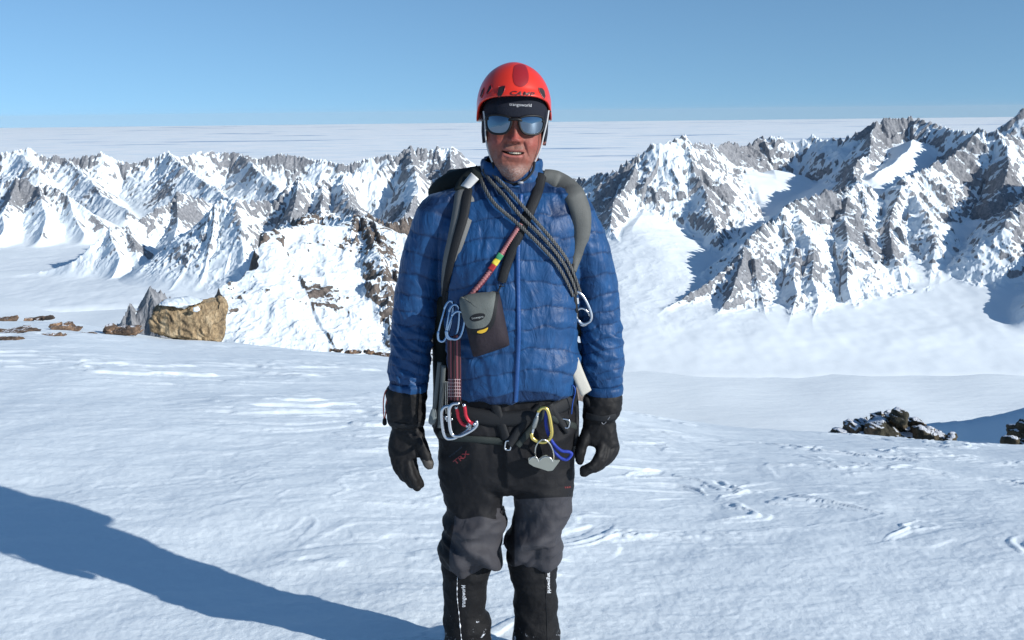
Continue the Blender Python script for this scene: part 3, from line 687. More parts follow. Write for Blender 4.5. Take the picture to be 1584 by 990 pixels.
# ---- gaiters and boots
M_gt = smat('gaiter_fabric', (0.012, 0.012, 0.013), 0.65, bump=0.6, scale=55, var=0.3)
M_sn = smat('stuck_snow', (0.82, 0.85, 0.9), 0.8, bump=0.8, scale=300)
GA_L = [(852, 726, 41, .076, .0), (867, 725, 41, .078, 0), (892, 720, 36, .075, .0), (923, 719.5, 35, .072, .0), (946, 718.5, 33, .070, 0), (962, 723, 37, .075, -.005), (990, 724, 37, .080, -.015), (1003, 724, 38, .09, -.03)]
GA_R = [(850, 822, 38, .076, .0), (867, 823, 38, .078, 0), (899, 826, 34.5, .075, .0), (923, 828, 34, .072, .0), (950, 828, 34, .070, 0), (970, 829, 36, .075, -.005), (990, 830, 37, .080, -.015), (1003, 831, 38, .09, -.03)]
for A, sgn in ((GA_L, 1), (GA_R, -1)):
    bm = bmesh.new(); srun(bm, [ringpx(*a) for a in A], ex=2.0, n=48)
    g = remesh(mesh_of(bm, 'g'), 0.005, 6, 'gaiter'); V, N = getv(g); PX, PY = proj(V)
    V = V+N*(0.008*(ridged(V[:, 2]*12+0.5*pn(V[:, 0]*9, V[:, 2]*7, 60), V[:, 0]*6, 3, 61+sgn)-0.5)+0.003*fbm(V[:, 0]*22, V[:, 2]*16, 3, 62))[:, None]; setv(g, V)
    # snow stuck low on the fabric
    def gm_(n, l, b):
        b.inputs['Roughness'].default_value = 0.7
        ge = n.new('ShaderNodeNewGeometry'); sp = n.new('ShaderNodeSeparateXYZ'); l.new(ge.outputs['Position'], sp.inputs[0])
        mr = n.new('ShaderNodeMapRange'); mr.inputs[1].default_value = GZ+0.27; mr.inputs[2].default_value = GZ+0.02; mr.inputs[3].default_value = 0; mr.inputs[4].default_value = 0.24; l.new(sp.outputs[2], mr.inputs[0])
        t = n.new('ShaderNodeTexNoise'); t.inputs['Scale'].default_value = 34; t.inputs['Detail'].default_value = 7; t.inputs['Roughness'].default_value = 0.75; l.new(ge.outputs['Position'], t.inputs['Vector'])
        ad = n.new('ShaderNodeMath'); ad.operation = 'ADD'; l.new(t.outputs[0], ad.inputs[0]); l.new(mr.outputs[0], ad.inputs[1])
        r = n.new('ShaderNodeMapRange'); r.inputs[1].default_value = 0.70; r.inputs[2].default_value = 0.78; l.new(ad.outputs[0], r.inputs[0])
        mx = n.new('ShaderNodeMix'); mx.data_type = 'RGBA'; mx.inputs[6].default_value = (0.007, 0.007, 0.008, 1); mx.inputs[7].default_value = (0.75, 0.8, 0.87, 1); b.inputs['Specular IOR Level'].default_value = 0.2; l.new(r.outputs[0], mx.inputs[0]); l.new(mx.outputs[2], b.inputs['Base Color'])
        bp = n.new('ShaderNodeBump'); bp.inputs['Distance'].default_value = 0.004; l.new(t.outputs[0], bp.inputs['Height']); l.new(bp.outputs[0], b.inputs['Normal'])
    if sgn == 1: M_gs = mat('gaiter_with_snow', gm_)
    gt = pc('gaiter', g, M_gs)
    # front seam with snow caught in it
    BG = bvh(g); bm = bmesh.new()
    sx = 708 if sgn == 1 else 843
    P_, N_ = path_on(BG, [(sx, 884), (sx-1, 920), (sx+2, 950), (sx+6, 992)] if sgn == 1 else [(sx, 876), (sx+2, 930), (sx+4, 992)], 0.001, 60, k=2)
    tube(bm, P_, [max(0.0002, 0.0004+0.0032*float(pn(i*0.31, 0.5, 5))) if sgn == 1 else 0.0012 for i in range(60)], n=6)
    pc('seam', mesh_of(bm, 'seam'), M_sn if sgn == 1 else M_blkw, gt)
    if sgn == 1: GTL, BGL = gt, BG
    else: GTR, BGR = gt, BG
    # boot
    cx = A[-1][1]; c0 = Q(cx, 1003); bm = bmesh.new(); yc = MANY
    prof = [(0.13, 0.045, 0.055, 0.13), (0.10, 0.062, 0.07, 0.14), (0.03, 0.062, 0.07, 0.16), (-0.05, 0.056, 0.06, 0.12), (-0.12, 0.056, 0.05, 0.09), (-0.18, 0.050, 0.04, 0.075), (-0.215, 0.030, 0.03, 0.06)]
    prev = None
    for yy, hw, _, hh in prof:
        ring = []
        for k in range(24):
            a = 2*math.pi*k/24; ca, sa = math.cos(a), math.sin(a)
            ring.append(bm.verts.new((c0.x+math.copysign(abs(ca)**0.7, ca)*hw, yc+yy, GZ+0.0+hh/2+math.copysign(abs(sa)**0.7, sa)*hh/2)))
        if prev:
            for k in range(24): bm.faces.new((prev[k], prev[(k+1) % 24], ring[(k+1) % 24], ring[k]))
        else: bm.faces.new(ring)
        prev = ring
    bm.faces.new(prev)
    pc('boot', remesh(mesh_of(bm, 'boot'), 0.008, 3, 'boot'), smat('boot_leather', (0.02, 0.02, 0.022), 0.5, bump=0.4))

# ---- gloves: five fingers each, closed over a padded palm
M_gl2 = smat('glove_black', (0.008, 0.0075, 0.008), 0.6, bump=0.6, scale=50, var=0.3, Specular_IOR_Level=0.22)
M_gtip = smat('glove_leather', (0.055, 0.048, 0.042), 0.6, bump=0.5, scale=120)
def glove(cuff, palm, fingers, thumb):
    bm = bmesh.new()
    srun(bm, [ringpx(*a) for a in cuff], ex=2.3, n=40)
    srun(bm, [ringpx(*a) for a in palm], ex=2.3, n=36)
    for f in fingers+[thumb]:
        tube(bm, [Q(*p[:3]) for p in f], [p[3] for p in f], n=14, sm=14)
    g = remesh(mesh_of(bm, 'gl'), 0.0036, 3, 'glove'); V, N = getv(g)
    w = 0.0032*(ridged(V[:, 2]*20+0.6*pn(V[:, 0]*14, V[:, 2]*9, 70), V[:, 0]*12, 3, 71)-0.5)+0.0016*fbm(V[:, 0]*50, V[:, 2]*50, 2, 72)
    setv(g, V+N*w[:, None]); return g
gL = glove([(597, 630, 30, .058, -.012), (606, 629, 32, .062, -.012), (630, 628, 31, .060, -.015), (646, 629, 30, .057, -.02), (654, 629, 28, .050, -.02), (657, 629, 24, .042, -.02)],
  [(652, 630, 22, .040, -.02), (664, 631, 25, .038, -.025), (680, 630, 28, .034, -.03), (694, 629, 28, .032, -.035), (706, 627, 24, .028, -.04)],
  [[(612, 696, -.035, .017), (612, 712, -.045, .0155), (618, 728, -.05, .014), (627, 742, -.045, .012)],
   [(620, 700, -.04, .017), (621, 716, -.055, .0155), (627, 734, -.06, .0145), (636, 750, -.055, .0125)],
   [(629, 702, -.042, .0175), (631, 720, -.06, .016), (637, 738, -.066, .015), (646, 754, -.06, .0125)],
   [(636, 700, -.035, .0165), (638, 718, -.045, .0155), (643, 734, -.05, .0145), (651, 750, -.045, .0125)]],
  [(640, 662, -.035, .020), (649, 682, -.05, .0205), (657, 702, -.06, .0185), (664, 720, -.062, .0145)])
gR = glove([(606, 934, 27, .056, -.012), (613, 933, 30, .060, -.012), (630, 932, 30, .058, -.015), (641, 930, 28, .054, -.02), (647, 928, 26, .046, -.02)],
  [(644, 927, 24, .040, -.02), (660, 927, 26, .038, -.025), (676, 929, 27, .036, -.03), (688, 933, 24, .032, -.035)],
  [[(947, 680, -.02, .017), (950, 695, -.035, .016), (938, 712, -.05, .0155), (918, 724, -.055, .0135)],
   [(943, 684, -.03, .017), (944, 700, -.05, .016), (930, 718, -.065, .0155), (909, 729, -.07, .0135)],
   [(937, 685, -.04, .017), (936, 705, -.065, .016), (922, 722, -.08, .0155), (903, 731, -.082, .0135)],
   [(930, 684, -.05, .016), (927, 704, -.075, .0155), (916, 720, -.088, .0145), (902, 727, -.09, .0125)]],
  [(910, 664, -.035, .019), (903, 682, -.05, .019), (897, 700, -.06, .017), (897, 713, -.065, .013)])
GLs = []
for g, tipc in ((gL, (665, 721, 13)), (gR, (896, 714, 0))):
    V, N = getv(g); PX, PY = proj(V)
    o = pc('glove', g, [M_gl2, M_gtip]); GLs.append(o)
    mi = np.array([1 if (lambda a, b_: (tipc[2] and a > 652 and b_ > 711+(a-652)*0.1 and a < 680 and b_ < 735))(PX[p.vertices[0]], PY[p.vertices[0]]) else 0 for p in g.polygons], np.int32)
    g.polygons.foreach_set('material_index', mi)
BGLs = [bvh(gL), bvh(gR)]
# wrist straps with buckle
for k, pts in ((0, [(602, 655), (630, 660), (656, 655)]), (1, [(906, 643), (930, 648), (953, 644)])):
    bm = bmesh.new(); P_, N_ = path_on(BGLs[k], pts, 0.002, 30); ribbon(bm, P_, N_, 0.02, 0.003); pc('wrist_strap', mesh_of(bm, 'strap'), M_blkw, GLs[k])
bm = bmesh.new(); P_, N_ = path_on(BGLs[1], [(929, 650), (934, 656), (943, 645)], 0.005, 20); tube(bm, P_, 0.0012, n=6)
pc('buckle', mesh_of(bm, 'buckle'), smat('dull_grey', (0.25, 0.25, 0.27), 0.4), GLs[1])
# red drawcord with a black toggle on the left glove
M_cord = smat('red_cord', (0.42, 0.05, 0.03), 0.6, bump=0.5, scale=300)
bm = bmesh.new(); tube(bm, [Q(601, 602, -.03), Q(596, 606, -.035), Q(593, 622, -.035), Q(594, 648, -.035)], 0.0018, n=8, sm=24); tube(bm, [Q(601, 603, -.03), Q(599, 610, -.04), Q(598, 628, -.04), Q(595, 650, -.035)], 0.0018, n=8, sm=24)
cord = pc('drawcord', mesh_of(bm, 'drawcord'), M_cord, GLs[0])
bm = bmesh.new(); tube(bm, [Q(595, 649, -.035), Q(595, 655, -.035)], [0.006, 0.0072], n=12); pc('toggle', mesh_of(bm, 'toggle'), M_blk, GLs[0])

# ---- head
S = mpp(205)
HC = Q(796, 205, 0.0)                       # head centre
TZ = R(3.0)                                 # slight tilt
hy = [165, 185, 205, 220, 235, 245, 255, 263, 270, 276, 280]
hw_ = [47, 46.5, 44.0, 43, 40.5, 37.5, 33, 28, 22, 14, 7]
fr_ = [49, 50, 46, 45.5, 47, 47.5, 48, 48, 46.5, 43, 37]
nr, nc = 190, 240
py_ = np.linspace(166, 280, nr)[:, None]; th = np.linspace(-math.pi, math.pi, nc, endpoint=False)[None, :]
hw = np.interp(py_, hy, hw_); fr = np.interp(py_, hy, fr_); bk = np.interp(py_, [165, 220, 250, 280], [58, 56, 42, 20])
sx, cx_ = np.sin(th), np.cos(th)
ex = 2.25
X = np.sign(sx)*np.abs(sx)**(2/ex)*hw; F = np.where(cx_ > 0, np.abs(cx_)**(2/ex)*fr, -np.abs(cx_)**(2/2.0)*bk)
front = sst(0.0, 0.5, cx_)
def g2(x0, y0, sx_, sy_): return np.exp(-((X-x0)/sx_)**2-((py_-y0)/sy_)**2)
d = 0
nose_w = 5.0+3.0*sst(198, 214, py_); prof = np.interp(py_, [186, 192, 200, 208, 213, 217, 220, 222], [2, 3, 6.5, 11.5, 14.5, 13.5, 5, 0])
d = d+prof*np.exp(-(np.abs(X-1)/nose_w)**2.2)
for s_ in (-1, 1):
    d = d+6*g2(1+s_*7.5, 215.5, 4, 4.2)-5*g2(s_*19, 196, 10, 8)+5.5*g2(s_*27, 221, 11, 9)
    xl = 12+(py_-216)*0.42; d = d-2.6*np.exp(-((X*s_-xl)/2.6)**2)*sst(213, 220, py_)*sst(246, 238, py_)
    d = d+2.5*g2(s_*20, 240, 6, 10)-1.6*g2(s_*30, 236, 3, 10)
d = d-4.0*g2(1-3.6, 219.5, 2.0, 1.4)-4.0*g2(1+4.6, 219.5, 2.0, 1.4)
d = d+3.5*g2(0, 227, 15, 5)-1.4*g2(0, 225, 2.2, 4)
mcx = -1.5; mw = 17.5; mcurve = 235.6-2.6*((X-mcx)/mw)**2+0.04*(X)
ins = sst(1.0, 0.82, np.abs(X-mcx)/mw)
slit = np.exp(-((py_-mcurve)/(2.1*np.sqrt(np.clip(1-((X-mcx)/mw)**2, 0.02, 1))))**4)*ins
d = d+2.2*np.exp(-((py_-(mcurve-5.0))/2.4)**2)*sst(1.0, 0.6, np.abs(X-mcx)/mw)+2.0*np.exp(-((py_-(mcurve+4.8))/2.6)**2)*sst(0.95, 0.5, np.abs(X-mcx)/mw)
d = d-5.5*slit
d = d-2.5*g2(0, 249, 13, 3.2)+3.5*g2(0, 263, 13, 8)
d = d+0.35*fbm(X/5+7, py_/5, 3, 81)
F = F+front*d
xs_ = X*S; ys_ = -F*S; zs_ = -(py_-205)*S
xr = xs_*math.cos(TZ)+zs_*math.sin(TZ); zr = -xs_*math.sin(TZ)+zs_*math.cos(TZ)
HV = np.stack([HC.x+xr, HC.y+0.006+ys_, HC.z+zr], -1)
# neck, shoulders, trunk hang below the head in the same skin
extra = []
for (cx0, py0, hx, hyy, dy) in [(797, 284, 34, .062, .012), (797, 292, 36, .066, .012), (790, 305, 60, .08, .01), (788, 330, 92, .095, .0), (788, 420, 92, .11, .0), (788, 560, 84, .11, 0), (786, 640, 92, .11, 0), (785, 700, 82, .09, 0)]:
    c = Q(cx0, py0, dy); extra.append(np.stack([c.x+np.sin(th[0])*hx*mpp(py0), c.y-np.cos(th[0])*hyy, c.z+0*th[0]], -1))
# crown
crown = []
for k in range(8, 0, -1):
    a = k/8*math.pi/2; py0 = 166-40*math.cos(a)
    crown.append(np.stack([HC.x+np.sin(th[0])*44*math.sin(a)*S, HC.y+0.006-np.cos(th[0])*44*math.sin(a)*S, HC.z-(py0-205)*S+0*th[0]], -1))
AV = np.concatenate([np.array(crown[::-1])+0, HV, np.array(extra)], 0)
hm = grid_mesh('body', AV[::-1], nc, AV.shape[0], close_u=True)
col = np.zeros(AV.shape[:2]+(4,)); base = np.array([0.215, 0.072, 0.050]); nrm = lambda f: np.clip(f, 0, 1)[..., None]
Xf = np.broadcast_to(X, (nr, nc)); Pf = np.broadcast_to(py_, (nr, nc))
c = np.ones((nr, nc, 3))*base
c = c*(1+0.10*fbm(Xf/6, Pf/6, 4, 82))[..., None]
red = 0.8*np.exp(-((Xf-1)/9)**2-((Pf-211)/8)**2)+0.5*np.exp(-((np.abs(Xf)-27)/11)**2-((Pf-219)/10)**2)
c = c+(np.array([0.35, 0.065, 0.055])-c)*nrm(red*0.8)
st = np.clip(1.0*sst(246, 258, Pf)*sst(46, 32, np.abs(Xf))+0.75*np.exp(-((Pf-226)/4.5)**2)*sst(19, 12, np.abs(Xf))+0.6*sst(225, 245, Pf)*sst(20, 30, np.abs(Xf)), 0, 1)*(0.55+0.6*(fbm(Xf*1.1, Pf*0.8, 3, 83)))
c = c+(np.array([0.20, 0.13, 0.105])-c)*nrm(st)
hair = (fbm(Xf*1.9, Pf*1.3, 2, 84) > 0.25)*sst(250, 262, Pf)*sst(40, 28, np.abs(Xf))
c = c+(np.array([0.62, 0.58, 0.54])-c)*nrm(hair*0.35)
lip = np.clip(np.exp(-((Pf-(mcurve-4.0))/1.5)**2)*0.7+np.exp(-((Pf-(mcurve+4.4))/2.2)**2), 0, 1)*ins
c = c+(np.array([0.36, 0.115, 0.10])-c)*nrm(lip*0.8)
c = c+(np.array([0.03, 0.008, 0.008])-c)*nrm(slit*1.3)
c = c+(np.array([0.10, 0.03, 0.02])-c)*nrm(np.exp(-((Xf+2.6)/1.7)**2-((Pf-219.5)/1.2)**2)+np.exp(-((Xf-5.6)/1.7)**2-((Pf-219.5)/1.2)**2))
col[:, :, :3] = base*0.8; col[:, :, 3] = 1; col[8:8+nr, :, :3] = c
attr(hm, 'skin', col[::-1].copy(), 'FLOAT_COLOR')
def skm(n, l, b):
    at = n.new('ShaderNodeAttribute'); at.attribute_name = 'skin'; l.new(at.outputs['Color'], b.inputs['Base Color'])
    b.inputs['Roughness'].default_value = 0.58; b.inputs['Specular IOR Level'].default_value = 0.35; b.inputs['Subsurface Weight'].default_value = 0.12; b.inputs['Subsurface Scale'].default_value = 0.01
    b.inputs['Subsurface Radius'].default_value = (1, 0.4, 0.25)
    tc = n.new('ShaderNodeTexCoord'); t = n.new('ShaderNodeTexNoise'); t.inputs['Scale'].default_value = 260; t.inputs['Detail'].default_value = 5; l.new(tc.outputs['Object'], t.inputs['Vector'])
    bp = n.new('ShaderNodeBump'); bp.inputs['Strength'].default_value = 0.5; bp.inputs['Distance'].default_value = 0.0012; l.new(t.outputs[0], bp.inputs['Height']); l.new(bp.outputs[0], b.inputs['Normal'])
body = pc('body', hm, mat('skin', skm))
BH = bvh(hm)
def HP(px, py, f):      # point on the tilted head frame: px,py photo px, f forward in px units from head centre
    x, z = (px-796)*S, -(py-205)*S
    return Vector((HC.x+x, HC.y+0.006-f*S, HC.z+z))
# teeth
bm = bmesh.new()
for k in range(-5, 6):
    x = mcx+k*2.5+1.2; w = 1.15 if abs(k) < 4 else 0.95; px0 = 796+x
    yy = 235.6-2.6*((x-mcx)/mw)**2+0.04*x-1.6+x*math.tan(TZ)
    c0 = HP(px0, yy+0.9, 46.6-0.055*x*x)
    bmesh.ops.create_cube(bm, size=1, matrix=Matrix.Translation(c0) @ Matrix.Diagonal((w*2*S, 2.2*S, (2.6 if abs(k) < 4 else 1.8)*S, 1)))
bmesh.ops.bevel(bm, geom=list(bm.edges), offset=0.0006, segments=2, affect='EDGES')
pc('teeth', mesh_of(bm, 'teeth'), smat('tooth', (0.62, 0.56, 0.44), 0.25), body)
# ears are under the hat; the dark hat covers forehead, temples and ears
M_hat = smat('dark_hat', (0.010, 0.012, 0.020), 0.85, bump=0.5, scale=200, Specular_IOR_Level=0.22)
bm = bmesh.new(); rows = []
nh = 96
for j in range(22):
    f = j/21; row = []
    for k in range(nh):
        a = 2*math.pi*k/nh; fa = math.cos(a)     # a=0 front
        low = 183.5-1.5*math.cos(2*a)+(38 if True else 0)*sst(0.62, 0.25, fa)*1.0 - 6*sst(-0.2, -0.8, fa)
        pyv = 128+(low-128)*f
        e = 2.2; sxx = math.copysign(abs(math.sin(a))**(2/e), math.sin(a)); cyy = math.copysign(abs(fa)**(2/e), fa)
        rw = np.interp(pyv, [128, 140, 165, 185, 205, 225], [20, 38, 50, 51.5, 51.5, 49]); rd = np.interp(pyv, [128, 140, 165, 185, 205, 225], [22, 42, 53, 53.6, 52, 50])
        rb = 60
        x, fo_ = sxx*rw, cyy*(rd if fa > 0 else rb*rw/50)
        x2, z2 = x*S, -(pyv-205)*S
        xr_ = x2*math.cos(TZ)+z2*math.sin(TZ); zr_ = -x2*math.sin(TZ)+z2*math.cos(TZ)
        row.append(bm.verts.new((HC.x+xr_, HC.y+0.006-fo_*S, HC.z+zr_)))
    rows.append(row)
rin = [bm.verts.new((HC.x+(v.co.x-HC.x)*0.93, HC.y+(v.co.y-HC.y)*0.93, v.co.z+0.001)) for v in rows[-1]]; rows.append(rin)
for j in range(len(rows)-1):
    for k in range(nh): bm.faces.new((rows[j][k], rows[j][(k+1) % nh], rows[j+1][(k+1) % nh], rows[j+1][k]))
bm.faces.new(rows[0])
hat = pc('hat', mesh_of(bm, 'hat'), M_hat)
BHat = bvh(hat.data)

# ---- text on surfaces
def text_on(word, B, px, py, wpx, ang, name, m, parent, off=0.0012, vert=False, italic=0.0, bold=0.0, fall=None, hpx=None):
    cu = bpy.data.curves.new('t', 'FONT'); cu.body = word; cu.align_x = 'CENTER'; cu.align_y = 'CENTER'; cu.size = 1; cu.shear = italic; cu.offset = bold; cu.resolution_u = 3
    o = bpy.data.objects.new('t', cu); C.objects.link(o); dg = bpy.context.evaluated_depsgraph_get(); dg.update()
    me = bpy.data.meshes.new_from_object(o.evaluated_get(dg)); bpy.data.objects.remove(o)
    b2 = bmesh.new(); b2.from_mesh(me); bmesh.ops.subdivide_edges(b2, edges=[e for e in b2.edges if e.calc_length() > 0.2], cuts=1)
    xs = [v.co.x for v in b2.verts]; ys = [v.co.y for v in b2.verts]; k = wpx/(max(xs)-min(xs)); ky = hpx/(max(ys)-min(ys)) if hpx else k; mx_ = (max(xs)+min(xs))/2
    ca, sa = math.cos(ang), math.sin(ang)
    for v in b2.verts:
        x, y = (v.co.x-mx_)*k, v.co.y*ky
        p, n = hit(B, px+x*ca-y*sa*-1*-1, py-(x*sa+y*ca), off, fall); v.co = p
    me2 = bpy.data.meshes.new(name); b2.to_mesh(me2); b2.free()
    return pc(name, me2, m, parent, smooth=False)

# ---- helmet
HS = mpp(160); HO = Q(795, 166, 0.012)
def hshell(u, v, grow=0.0):
    """u: azimuth (0 front), v: 0 crown .. 1 rim"""
    fa = math.cos(u)
    rim = 0.16+0.0*fa                                    # extra below equator
    ph_max = math.pi/2+(-0.20 if fa > 0 else 0.0)*sst(0.1, 1.0, fa)*1.25+0.34*sst(0.55, -0.1, fa)
    ph = v*ph_max
    rx, ryf, ryb, rz = 58*HS, 66*HS, 72*HS, 66.5*HS
    fl = 1+0.05*sst(0.86, 1.0, v)*(0.4+0.6*sst(0.2, 0.9, fa))
    s_ = math.sin(min(ph, math.pi/2))**0.92*fl*(1-0.03*max(0, ph-math.pi/2)); zz = math.cos(ph) if ph < math.pi/2 else -(ph-math.pi/2)*0.95
    ridge = 0.012*math.exp(-(math.sin(u)*s_/0.30)**2)*(1 if True else 0)
    ry_ = ryf if fa > 0 else ryb
    return Vector((HO.x+math.sin(u)*s_*rx*(1+grow), HO.y-fa*s_*ry_*(1+grow), HO.z+zz*rz*(1+ridge*2)*(1+grow)))
bm = bmesh.new(); nu_, nv_ = 128, 48; rows = []
for j in range(1, nv_+1): rows.append([bm.verts.new(hshell(2*math.pi*k/nu_, j/nv_)) for k in range(nu_)])
for j in range(nv_, nv_-6, -1): rows.append([bm.verts.new(hshell(2*math.pi*k/nu_, j/nv_, -0.06)) for k in range(nu_)])
top = bm.verts.new(hshell(0, 0))
for k in range(nu_): bm.faces.new((top, rows[0][k], rows[0][(k+1) % nu_]))
for j in range(len(rows)-1):
    for k in range(nu_): bm.faces.new((rows[j][k], rows[j+1][k], rows[j+1][(k+1) % nu_], rows[j][(k+1) % nu_]))
M_hel = smat('red_helmet', (0.62, 0.030, 0.014), 0.33, bump=0.08, scale=60, var=0.05, Coat_Weight=0.25)
helmet = empty('helmet', (0, 0, 0), None, None); helmet.parent = person; helmet.location = HO-person.location
hsh = pc('shell', mesh_of(bm, 'shell'), M_hel, helmet); BS = bvh(hsh.data)
M_hdk = smat('dark_red_plastic', (0.26, 0.012, 0.016), 0.35); M_vent = smat('vent_dark', (0.012, 0.008, 0.010), 0.7)
def decal(poly, B, name, m, parent, off=0.0012, n=9):
    """closed outline (photo px) filled and laid on a surface"""
    cx = sum(p[0] for p in poly)/len(poly); cy = sum(p[1] for p in poly)/len(poly)
    pts = smooth_path([Vector((*poly[-1], 0))]+[Vector((*p, 0)) for p in poly]+[Vector((*poly[0], 0)), Vector((*poly[1], 0))], len(poly)*6+1)
    k0 = len(pts)//(len(poly)+2); pts = pts[k0:-k0]
    b2 = bmesh.new(); rr = []
    for j in range(1, n+1):
        rr.append([b2.verts.new(hit(B, cx+(p.x-cx)*j/n, cy+(p.y-cy)*j/n, off)[0]) for p in pts])
    c0 = b2.verts.new(hit(B, cx, cy, off)[0]); m_ = len(pts)
    for k in range(m_-1):
        b2.faces.new((c0, rr[0][k], rr[0][k+1]))
        for j in range(n-1): b2.faces.new((rr[j][k], rr[j+1][k], rr[j+1][k+1], rr[j][k+1]))
    b2.faces.new((c0, rr[0][-1], rr[0][0])) if (rr[0][-1].co-rr[0][0].co).length > 1e-6 else None
    for j in range(n-1):
        try: b2.faces.new((rr[j][-1], rr[j+1][-1], rr[j+1][0], rr[j][0]))
        except Exception: pass
    return pc(name, mesh_of(b2, name), m, parent)
decal([(797, 101.5), (806, 99.8), (813, 103), (817.5, 116), (816, 128), (807, 134.5), (797, 131), (793.5, 120), (794.5, 108)], BS, 'crown_inset', M_hdk, helmet)
def vent(poly):
    decal(poly, BS, 'vent', M_vent, helmet, 0.0008)
    cx = sum(p[0] for p in poly)/len(poly); cy = sum(p[1] for p in poly)/len(poly)
    bm = bmesh.new(); P = [hit(BS, *p, 0.0010)[0] for p in poly]; tube(bm, P, 0.0012, n=6, closed=True); pc('vent_rim', mesh_of(bm, 'vent_rim'), M_hdk, helmet)
vent([(771, 135), (777, 133), (782, 133), (780, 141), (775, 149), (771, 150), (769.5, 143)])
vent([(832.5, 136), (838, 136.5), (842, 141), (843, 149), (841.5, 153), (838, 149), (834, 142)])
vent([(757, 134), (760.5, 131), (761, 137), (756, 144), (753, 145)])
vent([(746, 140), (749, 136), (748.5, 143), (745, 151), (743.5, 149)])
text_on('CAMP', BS, 808, 145.5, 38, R(-4), 'lettering', smat('lettering_dark', (0.05, 0.01, 0.012), 0.5), helmet, italic=0.3, bold=0.03, hpx=6.8)
text_on('trangoworld', BHat, 805, 162.5, 34, R(-3), 'lettering', smat('lettering_grey', (0.45, 0.46, 0.48), 0.6), hat, hpx=6)
for px_, py_0 in ((745.5, 165), (851, 172)):
    p, n = hit(BS, px_, py_0, 0.001); bm = bmesh.new(); bmesh.ops.create_uvsphere(bm, u_segments=12, v_segments=8, radius=0.003, matrix=Matrix.Translation(p)); pc('rivet', mesh_of(bm, 'rivet'), M_vent, helmet)
# chin straps
M_strap = smat('white_strap', (0.46, 0.46, 0.46), 0.6, bump=0.4, scale=400)
def hpt(px, py, f): return HP(px, py, f)
for pts in ([(749, 172, 30), (751, 190, 31), (752, 215, 29), (757, 238, 28), (763, 252, 26)], [(848, 172, 30), (845, 190, 32), (840, 210, 32), (835, 230, 31), (826, 250, 30)]):
    P = smooth_path([hpt(*p) for p in pts], 30); bm = bmesh.new(); ribbon(bm, P, [Vector((0.3*(1 if pts[0][0] > 800 else -1), -1, 0)).normalized()]*30, 0.0042, 0.0014, nseg=2); pc('chin_strap', mesh_of(bm, 'chin_strap'), M_strap, helmet)
bm = bmesh.new()
P = smooth_path([hpt(*p) for p in [(826, 250, 31), (823, 262, 33), (815, 272, 38), (804, 278.5, 43), (795, 281, 43), (780, 277, 38), (766, 262, 30), (762, 250, 26)]], 50)
tube(bm, P, 0.0036, n=8); pc('chin_strap', mesh_of(bm, 'chin_strap'), M_blkw, helmet)
bm = bmesh.new(); bmesh.ops.create_cube(bm, size=1, matrix=Matrix.Translation(hpt(804, 279, 47)) @ Matrix.Diagonal((0.016, 0.006, 0.007, 1))); bmesh.ops.bevel(bm, geom=list(bm.edges), offset=0.001, segments=2, affect='EDGES')
pc('chin_buckle', mesh_of(bm, 'chin_buckle'), smat('buckle_grey', (0.3, 0.3, 0.32), 0.4), helmet)
# hidden ear lobe showing pink under the strap on the lit side
bm = bmesh.new(); bmesh.ops.create_uvsphere(bm, u_segments=24, v_segments=16, radius=1, matrix=Matrix.Translation(hpt(841, 219, 12)) @ Matrix.Diagonal((0.006, 0.012, 0.011, 1)))
pc('ear_lobe', mesh_of(bm, 'ear_lobe'), smat('ear_skin', (0.5, 0.22, 0.17), 0.5), body)

# ---- sunglasses
M_frm = smat('glasses_frame', (0.006, 0.006, 0.007), 0.5, Specular_IOR_Level=0.3); 
M_lens = smat('mirror_lens', (0.15, 0.20, 0.26), 0.04, 1.0)
sunglasses = empty('sunglasses', (0, 0, 0), None, None); sunglasses.parent = person; sunglasses.location = hpt(796, 195, 55)-person.location
def sg_pt(x, y):          # x,y in tilted head px coords -> wrapped surface
    xx = 796+x*math.cos(TZ)-(y-205)*math.sin(TZ)*1.0; yy = 205+x*math.sin(TZ)+(y-205)*math.cos(TZ)
    f = 55.5-0.0095*x*x; return HP(xx, yy, f)
def lens_outline(s_):     # s_=-1 left
    pts = [(7.0, 184.5), (14, 180.5), (26, 179), (37, 180), (41.5, 184), (42.2, 192), (39.5, 200), (32, 205), (20, 205.3), (12.5, 202), (8.0, 194.5)]
    return [((24.5+(x-24.5)*1.05)*s_, 192.5+(y-192.5)*1.05+(1.0 if s_ < 0 else 0)) for x, y in pts]
